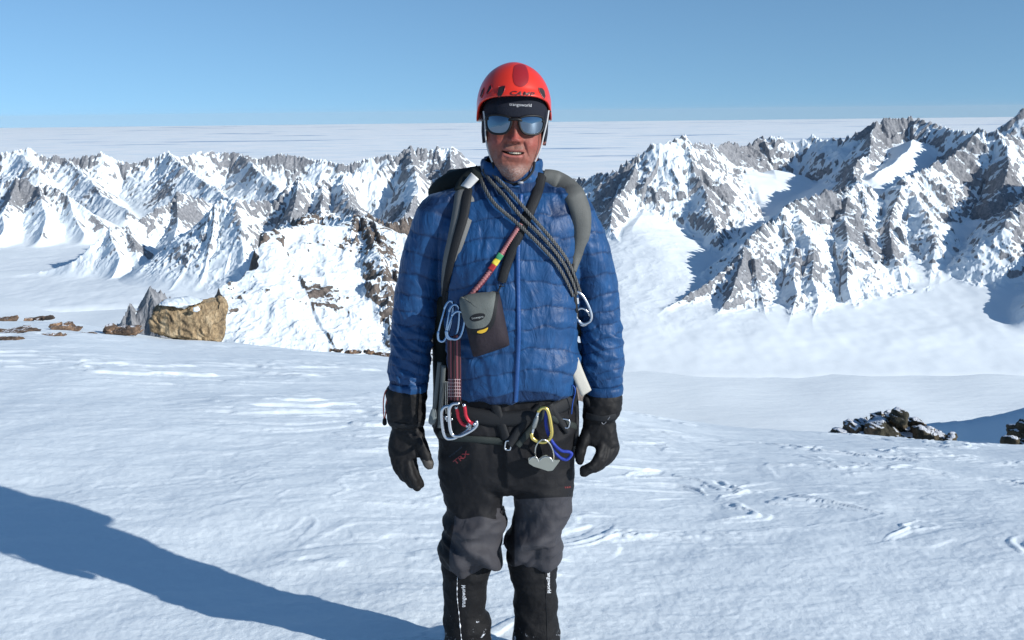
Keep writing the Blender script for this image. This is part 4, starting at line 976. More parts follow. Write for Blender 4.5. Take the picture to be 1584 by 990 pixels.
for s_ in (-1, 1):
    o = lens_outline(s_); sm_ = smooth_path([Vector((*o[-1], 0))]+[Vector((*p, 0)) for p in o]+[Vector((*o[0], 0)), Vector((*o[1], 0))], 91)
    k0 = 7; sm_ = sm_[k0:-k0]
    P = [sg_pt(p.x, p.y) for p in sm_]
    bm = bmesh.new(); tube(bm, P[:-1], 0.0031, n=10, closed=True); pc('lens_frame', mesh_of(bm, 'lens_frame'), M_frm, sunglasses)
    cx = sum(p.x for p in sm_)/len(sm_); cy = sum(p.y for p in sm_)/len(sm_); bm = bmesh.new(); rr = []
    for j in range(1, 9): rr.append([bm.verts.new(sg_pt(cx+(p.x-cx)*j/8, cy+(p.y-cy)*j/8)-Vector((0, 0.0022*(1-(j/8)**2), 0))) for p in sm_[:-1]])
    c0 = bm.verts.new(sg_pt(cx, cy)-Vector((0, 0.0022, 0))); m_ = len(rr[0])
    for k in range(m_):
        bm.faces.new((c0, rr[0][k], rr[0][(k+1) % m_]))
        for j in range(7): bm.faces.new((rr[j][k], rr[j+1][k], rr[j+1][(k+1) % m_], rr[j][(k+1) % m_]))
    pc('lens', mesh_of(bm, 'lens'), M_lens, sunglasses)
    bm = bmesh.new(); tube(bm, [sg_pt(41.5*s_, 186), sg_pt(45*s_, 187)+Vector((0, 0.012, 0)), Vector((HC.x+49*s_*S, HC.y-0.02, sg_pt(42*s_, 188).z)), Vector((HC.x+50*s_*S, HC.y+0.03, sg_pt(42*s_, 189).z))], [0.004, 0.004, 0.003, 0.0025], n=8, sm=16); pc('temple', mesh_of(bm, 'temple'), M_frm, sunglasses)
bm = bmesh.new(); tube(bm, [sg_pt(-9, 186), sg_pt(-4, 184.5)-Vector((0, 0.002, 0)), sg_pt(4, 184.5)-Vector((0, 0.002, 0)), sg_pt(9, 186)], [0.0035, 0.0042, 0.0042, 0.0035], n=10, sm=16)
pc('bridge', mesh_of(bm, 'bridge'), M_frm, sunglasses)
# lettering on the gaiters
M_lw = smat('lettering_white', (0.6, 0.62, 0.65), 0.6)
text_on('trangoworld', BGL, 717, 922, 34, R(90), 'lettering', M_lw, GTL, hpx=8, bold=0.01)
text_on('trangoworld', BGR, 849, 899, 36, R(-90), 'lettering', M_lw, GTR, hpx=7, bold=0.01)
# small marks on the trousers
text_on('TRX', BT, 714, 708, 28, R(38), 'lettering', smat('logo_red', (0.22, 0.02, 0.025), 0.6), trousers, hpx=7, bold=0.02)
text_on('trangoworld', BT, 705, 699, 24, R(38), 'lettering', smat('logo_slate', (0.02, 0.035, 0.06), 0.6), trousers, hpx=3.5)
text_on('TRX', BT, 878, 754, 10, R(8), 'lettering', smat('logo_red2', (0.25, 0.03, 0.03), 0.6), trousers, hpx=2.6)

# ================================================================== GEAR (things that hang on the climber)
def parent_none(name, me, m, label, cat, group=None, smooth=True):
    o = link(name, me, m, smooth=smooth)
    c = Vector((0, 0, 0)); n = len(me.vertices)
    v = np.empty(n*3, np.float32); me.vertices.foreach_get('co', v); v = v.reshape(-1, 3); c = v.mean(0); v -= c; me.vertices.foreach_set('co', v.reshape(-1)); o.location = c
    return tag(o, label, cat, group)
def thing(name, loc, label, cat, group=None): return empty(name, loc, label, cat, group)
def part(name, bm_or_me, m, par, smooth=True):
    me = mesh_of(bm_or_me, name) if isinstance(bm_or_me, bmesh.types.BMesh) else bm_or_me
    return child(link(name, me, m, smooth=smooth), par)
M_alu = smat('polished_alloy', (0.62, 0.63, 0.65), 0.22, 1.0)
M_alub = smat('blue_grey_alloy', (0.30, 0.42, 0.58), 0.25, 1.0)
M_steel = smat('steel', (0.55, 0.54, 0.50), 0.3, 1.0)
M_gold = smat('anodised_yellow', (0.72, 0.55, 0.16), 0.28, 1.0)
M_red = smat('anodised_red', (0.55, 0.03, 0.05), 0.3, 0.6)
M_grey = smat('grey_fabric', (0.085, 0.088, 0.082), 0.7, bump=0.5, scale=250, var=0.15)
M_greyl = smat('light_grey_webbing', (0.12, 0.12, 0.115), 0.65, bump=0.6, scale=400)
M_pack = smat('pack_dark', (0.018, 0.022, 0.020), 0.75, bump=0.5, scale=80, var=0.3, Specular_IOR_Level=0.2)
M_tan = smat('pale_webbing', (0.42, 0.40, 0.35), 0.65, bump=0.6, scale=400)

def oval(P0, ang, w, h, Yd, skew=0.0, n=44, ex=2.6, top=1.0):
    """carabiner outline in the plane facing the viewer; centre photo px, size in px"""
    out = []
    for k in range(n):
        a = 2*math.pi*k/n; x = math.copysign(abs(math.cos(a))**(2/ex), math.cos(a))*w/2; y = math.copysign(abs(math.sin(a))**(2/ex), math.sin(a))*h/2
        x = x*(1+(top-1)*(y/h+0.5)*1.0)+skew*y
        X_ = x*math.cos(ang)-y*math.sin(ang); Y_ = x*math.sin(ang)+y*math.cos(ang)
        out.append(Q(P0[0]+X_, P0[1]-Y_, Yd))
    return out
def local(P0, ang, x, y, Yd): return Q(P0[0]+x*math.cos(ang)-y*math.sin(ang), P0[1]-(x*math.sin(ang)+y*math.cos(ang)), Yd)

# ---- backpack (body behind the back, lid showing over the shoulder, two shoulder straps, hip strap)
pk = thing('backpack', (Q(785, 420).x, MANY+0.2, Q(785, 560).z), 'dark grey backpack worn on the back, padded shoulder straps over the blue jacket', 'backpack')
bm = bmesh.new()
srun(bm, [ringpx(272, 715, 40, .075, .17), ringpx(262, 760, 75, .11, .17), ringpx(275, 785, 100, .12, .18), ringpx(330, 790, 104, .13, .2), ringpx(430, 790, 104, .13, .2), ringpx(520, 790, 100, .12, .2), ringpx(585, 790, 88, .10, .19)][1:], n=44)
tube(bm, [Q(672, 298, .12), Q(694, 284, .11), Q(730, 276, .11), Q(780, 276, .14)], [.024, .032, .036, .045], n=18, sm=16)
part('pack_body', remesh(mesh_of(bm, 'pack'), 0.008, 5), M_pack, pk)
def strap_on(B, pts, w, t, off, n=60, curve=0.002, k=6, nseg=4, face=0.0):
    b2 = bmesh.new(); P_, N_ = path_on(B, pts, off, n, k=k); N_ = [(q*(1-face)+Vector((0, -1, 0.15))*face).normalized() for q in N_]; ribbon(b2, P_, N_, w, t, curve, nseg); return b2
# left strap: grey edges, black centre
st1 = [(722, 286), (720, 300), (715, 333), (705, 371), (695, 405), (689, 435), (687, 460)]
s1 = part('shoulder_strap', strap_on(BJ, st1, [0.060, 0.062, 0.060, 0.050, 0.040, 0.028, 0.02], 0.008, 0.008, face=0.7), M_greyl, pk)
s1['label'] = 'shoulder strap with grey edges and black centre'
part('centre_webbing', strap_on(BJ, [(724, 284), (722, 300), (717, 333), (706, 371), (697, 405), (690, 440), (687, 475)], [0.028, 0.029, 0.027, 0.023, 0.020, 0.02], 0.005, 0.0145, face=0.7), M_blkw, s1)
part('lift_strap', strap_on(BJ, [(745, 270), (734, 276), (724, 284), (718, 294)], 0.060, 0.010, 0.014, 20, face=0.7), M_pack, s1)
b2 = bmesh.new(); P_, N_ = path_on(BJ, [(719, 290), (727, 281), (735, 272)], 0.028, 8); ribbon(b2, P_, N_, 0.030, 0.008, 0, 2); part('strap_buckle', b2, smat('pale_buckle', (0.5, 0.5, 0.49), 0.45), s1)
# right strap: broad grey foam
st2 = [(840, 274), (862, 280), (886, 297), (899, 328), (900, 365), (893, 398), (888, 420)]
s2 = part('shoulder_strap', strap_on(BJ, st2, [0.045, 0.060, 0.064, 0.060, 0.048, 0.034, 0.02], 0.012, 0.006, 70, 0.004), M_grey, pk); s2['label'] = 'broad grey foam shoulder strap'
part('strap_webbing', strap_on(BJ, [(888, 408), (889, 440), (893, 480), (897, 520)], 0.018, 0.004, 0.006), M_blkw, s2)
part('strap_webbing', strap_on(BJ, [(690, 450), (688, 475), (684, 500)], 0.024, 0.004, 0.01), M_blkw, s1)
bm = bmesh.new(); srun(bm, [ringpx(455, 690, 16, .03, .02), ringpx(470, 686, 22, .04, .03), ringpx(520, 684, 16, .05, .06), ringpx(600, 684, 14, .05, .06), ringpx(660, 681, 13, .05, .05)]); part('side_pocket', remesh(mesh_of(bm, 'sp'), .006, 3), M_pack, pk)
# right hip strap
bm = bmesh.new(); P_ = smooth_path([Q(886, 556, -.09), Q(893, 575, -.10), (Q(900, 592, -.10)), Q(907, 608, -.09)], 20); ribbon(bm, P_, [Vector((0.35, -1, 0)).normalized()]*20, 0.036, 0.005); part('hip_strap', bm, M_tan, pk)
bm = bmesh.new(); tube(bm, [Q(893, 545, -.02), Q(896, 560, -.03), Q(899, 578, -.03), Q(905, 600, 0), Q(907, 640, 0)], 0.0035, n=8, sm=20); part('side_cord', bm, M_tan, pk)
bm = bmesh.new(); tube(bm, [Q(907, 618, -.05), Q(913, 628, -.05)], 0.009, n=10); part('strap_slider', bm, M_blk, pk)

# ---- dark camera-pouch strap over the right shoulder, pouch on the belly
po = thing('camera_pouch', tuple(hit(BJ, 748, 500)[0]), 'grey and black camera pouch hanging on a black strap in front of the blue jacket', 'pouch')
part('strap', strap_on(BJ, [(838, 268), (832, 295), (820, 325), (806, 355), (793, 385), (782, 415), (776, 436)], [0.030, 0.030, 0.029, 0.028, 0.027, 0.026], 0.004, 0.007, 70), M_blkw, po)
def patch_box(corners, depth, bulge, m, name, par, off=0.012, n=22):
    """cushion-like box; front outline = quad in photo px lying in front of the jacket"""
    (ax, ay), (bx, by), (cx, cy), (dx, dy) = corners
    base = np.mean([hit(BJ, x, y)[0].y for x, y in corners])
    b3 = bmesh.new(); fr = {}; bk = {}
    for i in range(n+1):
        for j in range(n+1):
            u, v = i/n, j/n; x = (ax*(1-u)+bx*u)*(1-v)+(dx*(1-u)+cx*u)*v; y = (ay*(1-u)+by*u)*(1-v)+(dy*(1-u)+cy*u)*v
            # rounded outline
            e = (abs(2*u-1)**6+abs(2*v-1)**6)
            k = 1-0.035*e; mx_, my_ = (ax+bx+cx+dx)/4, (ay+by+cy+dy)/4; x = mx_+(x-mx_)*k; y = my_+(y-my_)*k
            s_ = (1-abs(2*u-1)**4)*(1-abs(2*v-1)**4)
            fr[i, j] = b3.verts.new(Q(x, y, base-MANY-off-depth*(0.35+0.65*s_**0.6)-bulge*s_)); bk[i, j] = b3.verts.new(Q(x, y, base-MANY+0.0))
    for i in range(n):
        for j in range(n):
            b3.faces.new((fr[i, j], fr[i+1, j], fr[i+1, j+1], fr[i, j+1])); b3.faces.new((bk[i, j], bk[i, j+1], bk[i+1, j+1], bk[i+1, j]))
    for i in range(n):
        b3.faces.new((fr[i, 0], bk[i, 0], bk[i+1, 0], fr[i+1, 0])); b3.faces.new((fr[i, n], fr[i+1, n], bk[i+1, n], bk[i, n]))
        b3.faces.new((fr[0, i], fr[0, i+1], bk[0, i+1], bk[0, i])); b3.faces.new((fr[n, i], bk[n, i], bk[n, i+1], fr[n, i+1]))
    return part(name, b3, m, par)
M_pch = smat('pouch_fabric', (0.024, 0.018, 0.023), 0.75, bump=0.6, scale=120, var=0.2, Specular_IOR_Level=0.25)
pb = patch_box([(708, 458), (773, 448), (791, 536), (731, 556)], 0.045, 0.012, M_pch, 'pouch_body', po); BP = bvh(pb.data)
BP = BVHTree.FromPolygons([v.co.copy() for v in pb.data.vertices], [tuple(p.vertices) for p in pb.data.polygons])
M_flap = smat('flap_grey', (0.105, 0.115, 0.105), 0.7, bump=0.6, scale=300, var=0.1)
fl = [(715, 459), (735, 453), (758, 451), (766, 451), (764, 470), (760, 492), (752, 504), (738, 508), (726, 506), (719, 494), (714, 474)]
flo = [(712, 459), (735, 451), (762, 448), (771, 451), (769, 472), (765, 497), (756, 512), (742, 517), (727, 514), (716, 498), (711, 474)]
decal(flo, BP, 'flap_edge', M_blkw, po, 0.002); part_f = decal(fl, BP, 'flap', M_flap, po, 0.0045)
decal([(740, 511), (748, 509), (755, 506), (752, 512), (745, 515), (739, 514)], BP, 'yellow_tab', smat('yellow_tab', (0.60, 0.36, 0.02), 0.5), po, 0.0048)
lg = decal([(728, 491), (733, 486), (742, 484), (749, 485), (750, 489), (745, 494), (736, 496.5), (730, 495)], BP, 'logo_patch', M_blkw, po, 0.0058)
text_on('Lowepro', BP, 739.5, 490.3, 17, R(9), 'lettering', smat('logo_silver', (0.4, 0.42, 0.4), 0.5), lg, off=0.0066, hpx=4.2)
bpy.data.objects['lettering'] if False else None
bm = bmesh.new(); tube(bm, [local((775, 438), 0, -4, 2, -.19), local((775, 438), 0, 4, 1, -.19), local((775, 438), 0, 5, -5, -.19), local((775, 438), 0, -3, -5, -.19)], 0.0016, n=6, closed=True)
tube(bm, [Q(775, 441, -.185), Q(771, 450, -.19)], 0.0025, n=6); part('strap_clip', bm, M_blkw, po)

# ---- pink webbing runner with a tricolour band
def stripes(name, cols, scale, axis='X', rough=0.6):
    pass
rn = thing('sling', tuple(hit(BJ, 762, 405)[0]), 'pink webbing runner with a green, yellow and red band crossing the chest', 'sling')
M_pink = smat('pink_webbing', (0.42, 0.16, 0.16), 0.65, bump=1.0, scale=500)
part('binding', strap_on(BJ, [(806, 346), (790, 370), (772, 398), (750, 430), (722, 463)], 0.0175, 0.0028, 0.006, 60), smat('maroon_edge', (0.10, 0.018, 0.04), 0.65), rn)
# zig-zag woven centre
bm = bmesh.new(); P_, N_ = path_on(BJ, [(806, 346), (790, 370), (772, 398), (750, 430), (722, 463)], 0.0088, 150)
for i in range(len(P_)): pass
Wz = [0.0105+0.0018*(1 if i % 4 < 2 else -1) for i in range(150)]
ribbon(bm, P_, N_, Wz, 0.0022, 0.0, 2); part('webbing', bm, M_pink, rn)
def band(a, b, colr, nm):
    f = lambda t: (806+(722-806)*t, 346+(463-346)*t)
    part('band', strap_on(BJ, [(np.interp(a, [0, .2, .42, .7, 1], [806, 790, 772, 750, 722]), np.interp(a, [0, .2, .42, .7, 1], [346, 370, 398, 430, 463])), (np.interp(b, [0, .2, .42, .7, 1], [806, 790, 772, 750, 722]), np.interp(b, [0, .2, .42, .7, 1], [346, 370, 398, 430, 463]))], 0.0175, 0.003, 0.0105, 6, 0.0, k=0), smat(nm, colr, 0.6), rn)
band(.38, .45, (0.03, 0.22, 0.09), 'band_green'); band(.45, .52, (0.55, 0.44, 0.03), 'band_yellow'); band(.52, .59, (0.45, 0.03, 0.03), 'band_red')

# ---- braided grey cord slings, shoulder to hip side
def braid(name, pts, off, seed):
    P_, N_ = path_on(BJ, pts, off, 220, k=9)
    b2 = bmesh.new()
    def bm_strand(ph, r, R_):
        out = []
        for i in range(220):
            T = (P_[min(i+1, 219)]-P_[max(i-1, 0)]).normalized(); S_ = T.cross(N_[i]).normalized(); Nn = S_.cross(T)
            a = i*0.62+ph; out.append(P_[i]+S_*math.cos(a)*R_*1.1+Nn*math.sin(a)*R_*0.5)
        tube(b2, out, r, n=6, endcap=False)
    bm_strand(0, 0.0027, 0.0026); bm_strand(2.1, 0.0027, 0.0026); bm_strand(4.2, 0.0027, 0.0026)
    return b2
def cordm(n, l, b):
    tc = n.new('ShaderNodeTexCoord'); t = n.new('ShaderNodeTexWave'); t.inputs['Scale'].default_value = 60; t.inputs['Distortion'].default_value = 3; l.new(tc.outputs['Object'], t.inputs['Vector'])
    r = n.new('ShaderNodeValToRGB'); e = r.color_ramp.elements; e[0].color = (0.012, 0.013, 0.014, 1); e[1].color = (0.12, 0.12, 0.115, 1); e[0].position = 0.3; e[1].position = 0.62
    l.new(t.outputs[0], r.inputs[0]); l.new(r.outputs[0], b.inputs['Base Color']); b.inputs['Roughness'].default_value = 0.7
M_cordg = mat('braided_grey', cordm)
sl = thing('cord_sling', tuple(hit(BJ, 830, 370)[0]), 'three strands of grey braided cord slung from the shoulder to a carabiner at the side', 'sling')
part('strand', braid('s', [(748, 262), (757, 278), (779, 302), (806, 335), (840, 368), (868, 402), (884, 432), (892, 455)], 0.012, 1), M_cordg, sl)
part('strand', braid('s', [(754, 258), (768, 275), (792, 300), (818, 330), (850, 366), (876, 400), (890, 430), (897, 452)], 0.014, 2), M_cordg, sl)
part('strand', braid('s', [(742, 268), (748, 288), (765, 315), (796, 342), (826, 370), (856, 402), (874, 430), (887, 458)], 0.012, 3), M_cordg, sl)

# ---- screw-gate carabiner at the end of the slings
def krab(name, label, P0, ang, w, h, Yd, r, m, gate_m=None, sleeve=None, top=1.0, group=None, gate_side=-1, ex=2.6, gate=(0.36, -0.30), cat='carabiner'):
    t = thing(name, tuple(Q(P0[0], P0[1], Yd)), label, cat, group)
    O = oval(P0, ang, w, h, Yd, n=48, ex=ex, top=top)
    # C-shaped body leaves the gate side open
    b2 = bmesh.new(); keep = []
    for k in range(48):
        a = 2*math.pi*k/48; x = math.cos(a)*gate_side; y = math.sin(a)
        keep.append(not (x > 0 and gate[1]*1.35 < y < gate[0]*1.35))
    st_ = next(k for k in range(48) if keep[k] and not keep[k-1]); seq = []
    k = st_
    while keep[k % 48] and len(seq) < 48: seq.append(O[k % 48]); k += 1
    tube(b2, seq, r, n=10, flat=1.0); part('body', b2, m, t)
    b2 = bmesh.new(); A_, B_ = seq[-1], seq[0]; tube(b2, [A_, A_.lerp(B_, 0.5), B_], r*0.72, n=10); g_ = part('gate', b2, gate_m or m, t)
    if sleeve:
        b2 = bmesh.new(); tube(b2, [A_.lerp(B_, f) for f in (0.22, 0.3, 0.5, 0.7, 0.78)], [r*1.0, r*1.45, r*1.5, r*1.45, r*1.0], n=16); part('screw_sleeve', b2, sleeve, g_)
    return t
Yc = hit(BJ, 896, 480)[0].y-MANY
M_slv = smat('sleeve_grey', (0.25, 0.26, 0.25), 0.35, 0.6)
krab('carabiner', 'silver screw-gate carabiner holding the grey cord slings at his side', (898, 476), R(24), 26, 52, Yc-0.03, 0.0046, M_alu, M_alu, M_slv, top=0.9)
krab('carabiner', 'small plain silver carabiner behind the screw-gate one, showing at its lower end', (901, 490), R(40), 22, 26, Yc-0.016, 0.0042, M_alu, M_alu)
b2 = bmesh.new(); tg = [Q(889, 461, Yc-.036), Q(895, 461, Yc-.036), Q(895.5, 470, Yc-.036), Q(889.5, 470, Yc-.036)]
vv = [b2.verts.new(p) for p in tg]+[b2.verts.new(p+Vector((0, .001, 0))) for p in tg]
for f in ((0, 1, 2, 3), (7, 6, 5, 4), (0, 4, 5, 1), (1, 5, 6, 2), (2, 6, 7, 3), (3, 7, 4, 0)): b2.faces.new([vv[i] for i in f])
part('care_tag', b2, smat('white_tag', (0.6, 0.62, 0.63), 0.7), sl, smooth=False)

# ---- left side: blue-grey carabiners, quickdraws, nut tools
Yl = -0.165
for i, (P0, a, w, h, y) in enumerate([((690, 497), R(-14), 17, 64, Yl+.035), ((701, 498), R(-8), 20, 54, Yl+.02), ((706, 503), R(-16), 26, 44, Yl+.005)]):
    krab('carabiner', ['long blue-grey carabiner outermost beside the pouch', 'middle blue-grey carabiner at the tops of the quickdraws', 'blue-grey carabiner nearest the pouch, at the tops of the quickdraws'][i], P0, a, w, h, y, 0.0042, M_alub, M_alub, top=0.85, group='blue-grey carabiners beside the pouch')
def webm(n, l, b):
    tc = n.new('ShaderNodeTexCoord'); at = n.new('ShaderNodeAttribute'); at.attribute_name = 'across'
    r = n.new('ShaderNodeValToRGB'); r.color_ramp.interpolation = 'CONSTANT'; e = r.color_ramp.elements
    e[0].position = 0; e[0].color = (0.07, 0.012, 0.018, 1); e[1].position = 0.16; e[1].color = (0.012, 0.012, 0.013, 1)
    for p_, c_ in ((0.36, (0.20, 0.03, 0.04, 1)), (0.48, (0.25, 0.12, 0.12, 1)), (0.54, (0.20, 0.03, 0.04, 1)), (0.66, (0.012, 0.012, 0.013, 1)), (0.84, (0.07, 0.012, 0.018, 1))):
        q = e.new(p_); q.color = c_
    l.new(at.outputs['Fac'], r.inputs[0]); l.new(r.outputs[0], b.inputs['Base Color']); b.inputs['Roughness'].default_value = 0.7
M_web = mat('quickdraw_webbing', webm)
M_sth = smat('stitching', (0.55, 0.40, 0.40), 0.7)
def draw(x0, y0, x1, y1, Yd, P0, ang, label):
    t = thing('quickdraw', tuple(Q(x1, y1, Yd)), label, 'quickdraw', 'quickdraws hanging from the harness')
    P_ = smooth_path([Q(x0, y0, Yd+.01), Q((x0+x1)/2+.5, (y0+y1)/2, Yd), Q(x1, y1, Yd)], 30); b3 = bmesh.new(); ribbon(b3, P_, [Vector((-.15, -1, 0)).normalized()]*30, 0.0195, 0.004, 0.0, 16)
    me = mesh_of(b3, 'webbing'); v, _ = getv(me); A_ = np.array(P_[0]); B_ = np.array(P_[-1]); d_ = (v-A_)@((B_-A_)/np.dot(B_-A_, B_-A_)); attr(me, 'across', (v[:, 0]-(A_[0]+d_*(B_-A_)[0]))/0.0195+0.5)
    w = part('webbing', me, M_web, t)
    b3 = bmesh.new()
    for k in range(6):
        yy = y1-9-k*5.2; xx = x0+(x1-x0)*(yy-y0)/(y1-y0)
        tube(b3, [Q(xx-4.6, yy, Yd-.0035), Q(xx+4.6, yy+.3, Yd-.0035)], 0.0009, n=5)
    for s_ in (-3, 0, 3): tube(b3, [Q(x1+s_-.4, y1-36, Yd-.0032), Q(x1+s_, y1-8, Yd-.0032)], 0.0006, n=5)
    part('stitching', b3, M_sth, w)
    b3 = bmesh.new(); bmesh.ops.create_cube(b3, size=1, matrix=Matrix.Translation(Q(x1+1, y1+2, Yd-.004)) @ Matrix.Diagonal((0.020, 0.010, 0.016, 1))); bmesh.ops.bevel(b3, geom=list(b3.edges), offset=0.002, segments=2, affect='EDGES'); part('rubber_keeper', b3, M_blk, t)
    # D-shaped alloy body, bent red gate on the right
    D = [(0, 0), (-9, 2), (-13, 10), (-12, 26), (-9, 42), (-4, 50), (6, 50), (16, 45), (26, 38), (31, 31), (30, 26)]
    D2 = [(P0[0]+x*math.cos(ang)-y*math.sin(ang), P0[1]+x*math.sin(ang)+y*math.cos(ang)) for x, y in D]
    b3 = bmesh.new(); tube(b3, [Q(x, y, Yd-.008) for x, y in D2], 0.0052, n=12, sm=50); kb = part('carabiner_body', b3, M_alu, t)
    G = [(1, 1), (9, 2), (11, 8), (13, 18), (19, 27), (27, 30)]
    G2 = [(P0[0]+x*math.cos(ang)-y*math.sin(ang), P0[1]+x*math.sin(ang)+y*math.cos(ang)) for x, y in G]
    b3 = bmesh.new(); tube(b3, [Q(x, y, Yd-.011) for x, y in G2[1:]], 0.0052, n=12, sm=30); g = part('gate', b3, M_red, t); g['label'] = 'bent red gate'
    b3 = bmesh.new()
    b3.free()
    for q in (G2[1], G2[-1]):
        b3 = bmesh.new(); bmesh.ops.create_uvsphere(b3, u_segments=10, v_segments=8, radius=0.0058, matrix=Matrix.Translation(Q(q[0], q[1], Yd-.0125))); part('rivet', b3, M_alu, g)
draw(697, 520, 698, 622, Yl+.012, (697, 628), R(2), 'burgundy and black quickdraw with red gate, the outer one on the left')
draw(707, 518, 708, 622, Yl-.004, (709, 624), R(4), 'burgundy and black quickdraw with red gate, the inner one nearer the jacket zip')
# grey-green cams / nut slings behind the quickdraws
for i, (pts, lab) in enumerate([([(680, 560), (677, 590), (673, 625), (671, 640)], 'grey plastic-sheathed sling with a flat tip hanging beside the left glove'), ([(686, 565), (684, 600), (681, 640), (680, 662)], 'grey plastic-sheathed sling hanging behind the quickdraws')]):
    t = thing('gear_sling', tuple(Q(*pts[0], -.1)), lab, 'sling', 'grey slings on the gear loop')
    b3 = bmesh.new(); P_ = smooth_path([Q(*p, -.10-.01*i) for p in pts], 24); ribbon(b3, P_, [Vector((-.2, -1, 0)).normalized()]*24, 0.014, 0.005, .001); part('sheath', b3, smat('sheath_grey', (0.075, 0.085, 0.085), 0.45), t)
    if i == 0:
        b3 = bmesh.new(); tube(b3, [Q(671, 636, -.105), Q(670, 645, -.108), Q(668, 652, -.108)], [0.009, 0.012, 0.011], n=10, flat=0.4); part('tip', b3, smat('tip_grey', (0.13, 0.15, 0.15), 0.5), t)
nt_ = thing('wired_nuts', tuple(Q(693, 640, -.12)), 'small cluster of silver wired nuts behind the quickdraw carabiners', 'nuts')
for k in range(4):
    b3 = bmesh.new(); x = 690+k*2.6; tube(b3, [Q(x, 590, -.12), Q(x-1, 620, -.125), Q(x, 640+3*(k % 2), -.13)], 0.0009, n=6, sm=10); part('wire', b3, M_steel, nt_)
    b3 = bmesh.new(); bmesh.ops.create_cube(b3, size=1, matrix=Matrix.Translation(Q(x, 646+3*(k % 2), -.13)) @ Matrix.Rotation(.3*k, 4, 'Y') @ Matrix.Diagonal((0.007, 0.010, 0.012, 1))); bmesh.ops.bevel(b3, geom=list(b3.edges), offset=0.0012, segments=1, affect='EDGES'); part('nut', b3, M_alu, nt_)
# coloured tape marks
for (x, y, c_, nm) in ((699, 484, (0.10, 0.20, 0.03), 'green'), (698, 490, (0.30, 0.03, 0.02), 'red'), (683, 563, (0.35, 0.30, 0.02), 'yellow')): pass

# ---- harness (worn: a part of the climber)
hn = empty('harness', (0, 0, 0), None, None); hn.parent = person; hn.location = Q(785, 640)-person.location
M_hw = smat('harness_webbing', (0.020, 0.026, 0.024), 0.65, bump=0.7, scale=400, Specular_IOR_Level=0.3)
part('waist_belt', strap_on(BT, [(682, 622), (720, 640), (780, 648), (840, 640), (888, 618)], 0.045, 0.012, 0.006, 50), M_blkw, hn)
part('leg_loop', strap_on(BT, [(679, 672), (700, 678), (730, 680), (760, 682), (778, 684)], 0.022, 0.005, 0.006, 40), M_hw, hn)
part('leg_loop', strap_on(BT, [(892, 660), (875, 655), (858, 648), (845, 640)], 0.022, 0.005, 0.006, 30), M_hw, hn)
part('riser', strap_on(BT, [(786, 688), (800, 670), (820, 645), (838, 628)], 0.026, 0.006, 0.009, 30), M_blkw, hn)
part('riser', strap_on(BT, [(800, 690), (815, 672), (832, 650), (842, 630)], 0.020, 0.006, 0.013, 30), M_hw, hn)
part('riser', strap_on(BT, [(765, 625), (772, 650), (782, 680)], 0.030, 0.006, 0.007, 30), M_blkw, hn)
part('riser', strap_on(BT, [(852, 625), (860, 640), (880, 668)], 0.022, 0.005, 0.007, 30), M_blkw, hn)
def ring_buckle(px, py, w, h, ang):
    p, n = hit(BT, px, py, 0.013); b3 = bmesh.new(); pts = []
    for k in range(20):
        a = 2*math.pi*k/20; x = math.copysign(abs(math.cos(a))**.5, math.cos(a))*w/2; y = math.copysign(abs(math.sin(a))**.5, math.sin(a))*h/2
        pts.append(Q(px+x*math.cos(ang)-y*math.sin(ang), py-(x*math.sin(ang)+y*math.cos(ang)), p.y-MANY))
    tube(b3, pts, 0.0026, n=8, closed=True); part('buckle', b3, M_alu, hn)
ring_buckle(786, 689, 9, 14, R(-8)); ring_buckle(874, 655, 14, 13, R(-12))
part('gear_loop', strap_on(BT, [(884, 598), (890, 605), (892, 640), (891, 690)], 0.016, 0.006, 0.02, 30), M_blkw, hn)
b3 = bmesh.new(); tube(b3, [Q(880, 600, -.10), Q(886, 596, -.11), Q(890, 605, -.11), Q(886, 622, -.10), Q(884, 640, -.09)], 0.0018, n=6, sm=20); part('blue_piping', b3, smat('blue_cord2', (0.01, 0.06, 0.3), 0.5), hn)

# ---- yellow pear carabiner, belay plate, blue cord
Yb = hit(BT, 838, 665)[0].y-MANY-0.035
kk = thing('carabiner', tuple(Q(838, 658, Yb)), 'yellow pear-shaped locking carabiner with a silver screw sleeve at the waist', 'carabiner')
b3 = bmesh.new(); tube(b3, [Q(x, y, Yb) for x, y in [(833, 636), (838, 631), (845, 632), (849, 640), (852, 655), (853.5, 670), (850, 679), (842, 684), (832, 683), (824, 678), (822, 671)]], 0.0058, n=12, sm=60); part('body', b3, M_gold, kk)
b3 = bmesh.new(); tube(b3, [Q(833, 637, Yb), Q(828, 652, Yb), Q(823.5, 671, Yb)], 0.0042, n=10, sm=10); gt_ = part('gate', b3, M_alu, kk)
b3 = bmesh.new(); tube(b3, [Q(831, 644, Yb), Q(829.5, 648, Yb), Q(826, 660, Yb), Q(825, 663, Yb)], [0.0045, 0.0072, 0.0072, 0.0045], n=14); part('screw_sleeve', b3, M_slv, gt_)
bd = thing('belay_device', tuple(Q(842, 715, Yb)), 'silver belay plate on a wire loop hanging under the yellow carabiner', 'belay device')
b3 = bmesh.new(); tube(b3, [Q(830, 713, Yb+.004), Q(828, 698, Yb), Q(831, 687, Yb-.006), Q(840, 680, Yb-.010), Q(850, 686, Yb-.006), Q(856, 700, Yb), Q(857, 717, Yb+.004)], 0.0023, n=8, sm=40); part('wire_loop', b3, M_steel, bd)
b3 = bmesh.new(); ou = [(817, 709), (822, 706.5), (828, 709), (833, 711), (838, 706), (844, 703.5), (851, 707), (857, 712), (865, 711), (866, 713), (861, 720), (855, 728), (848, 729), (838, 725.5), (826, 722), (818, 717)]
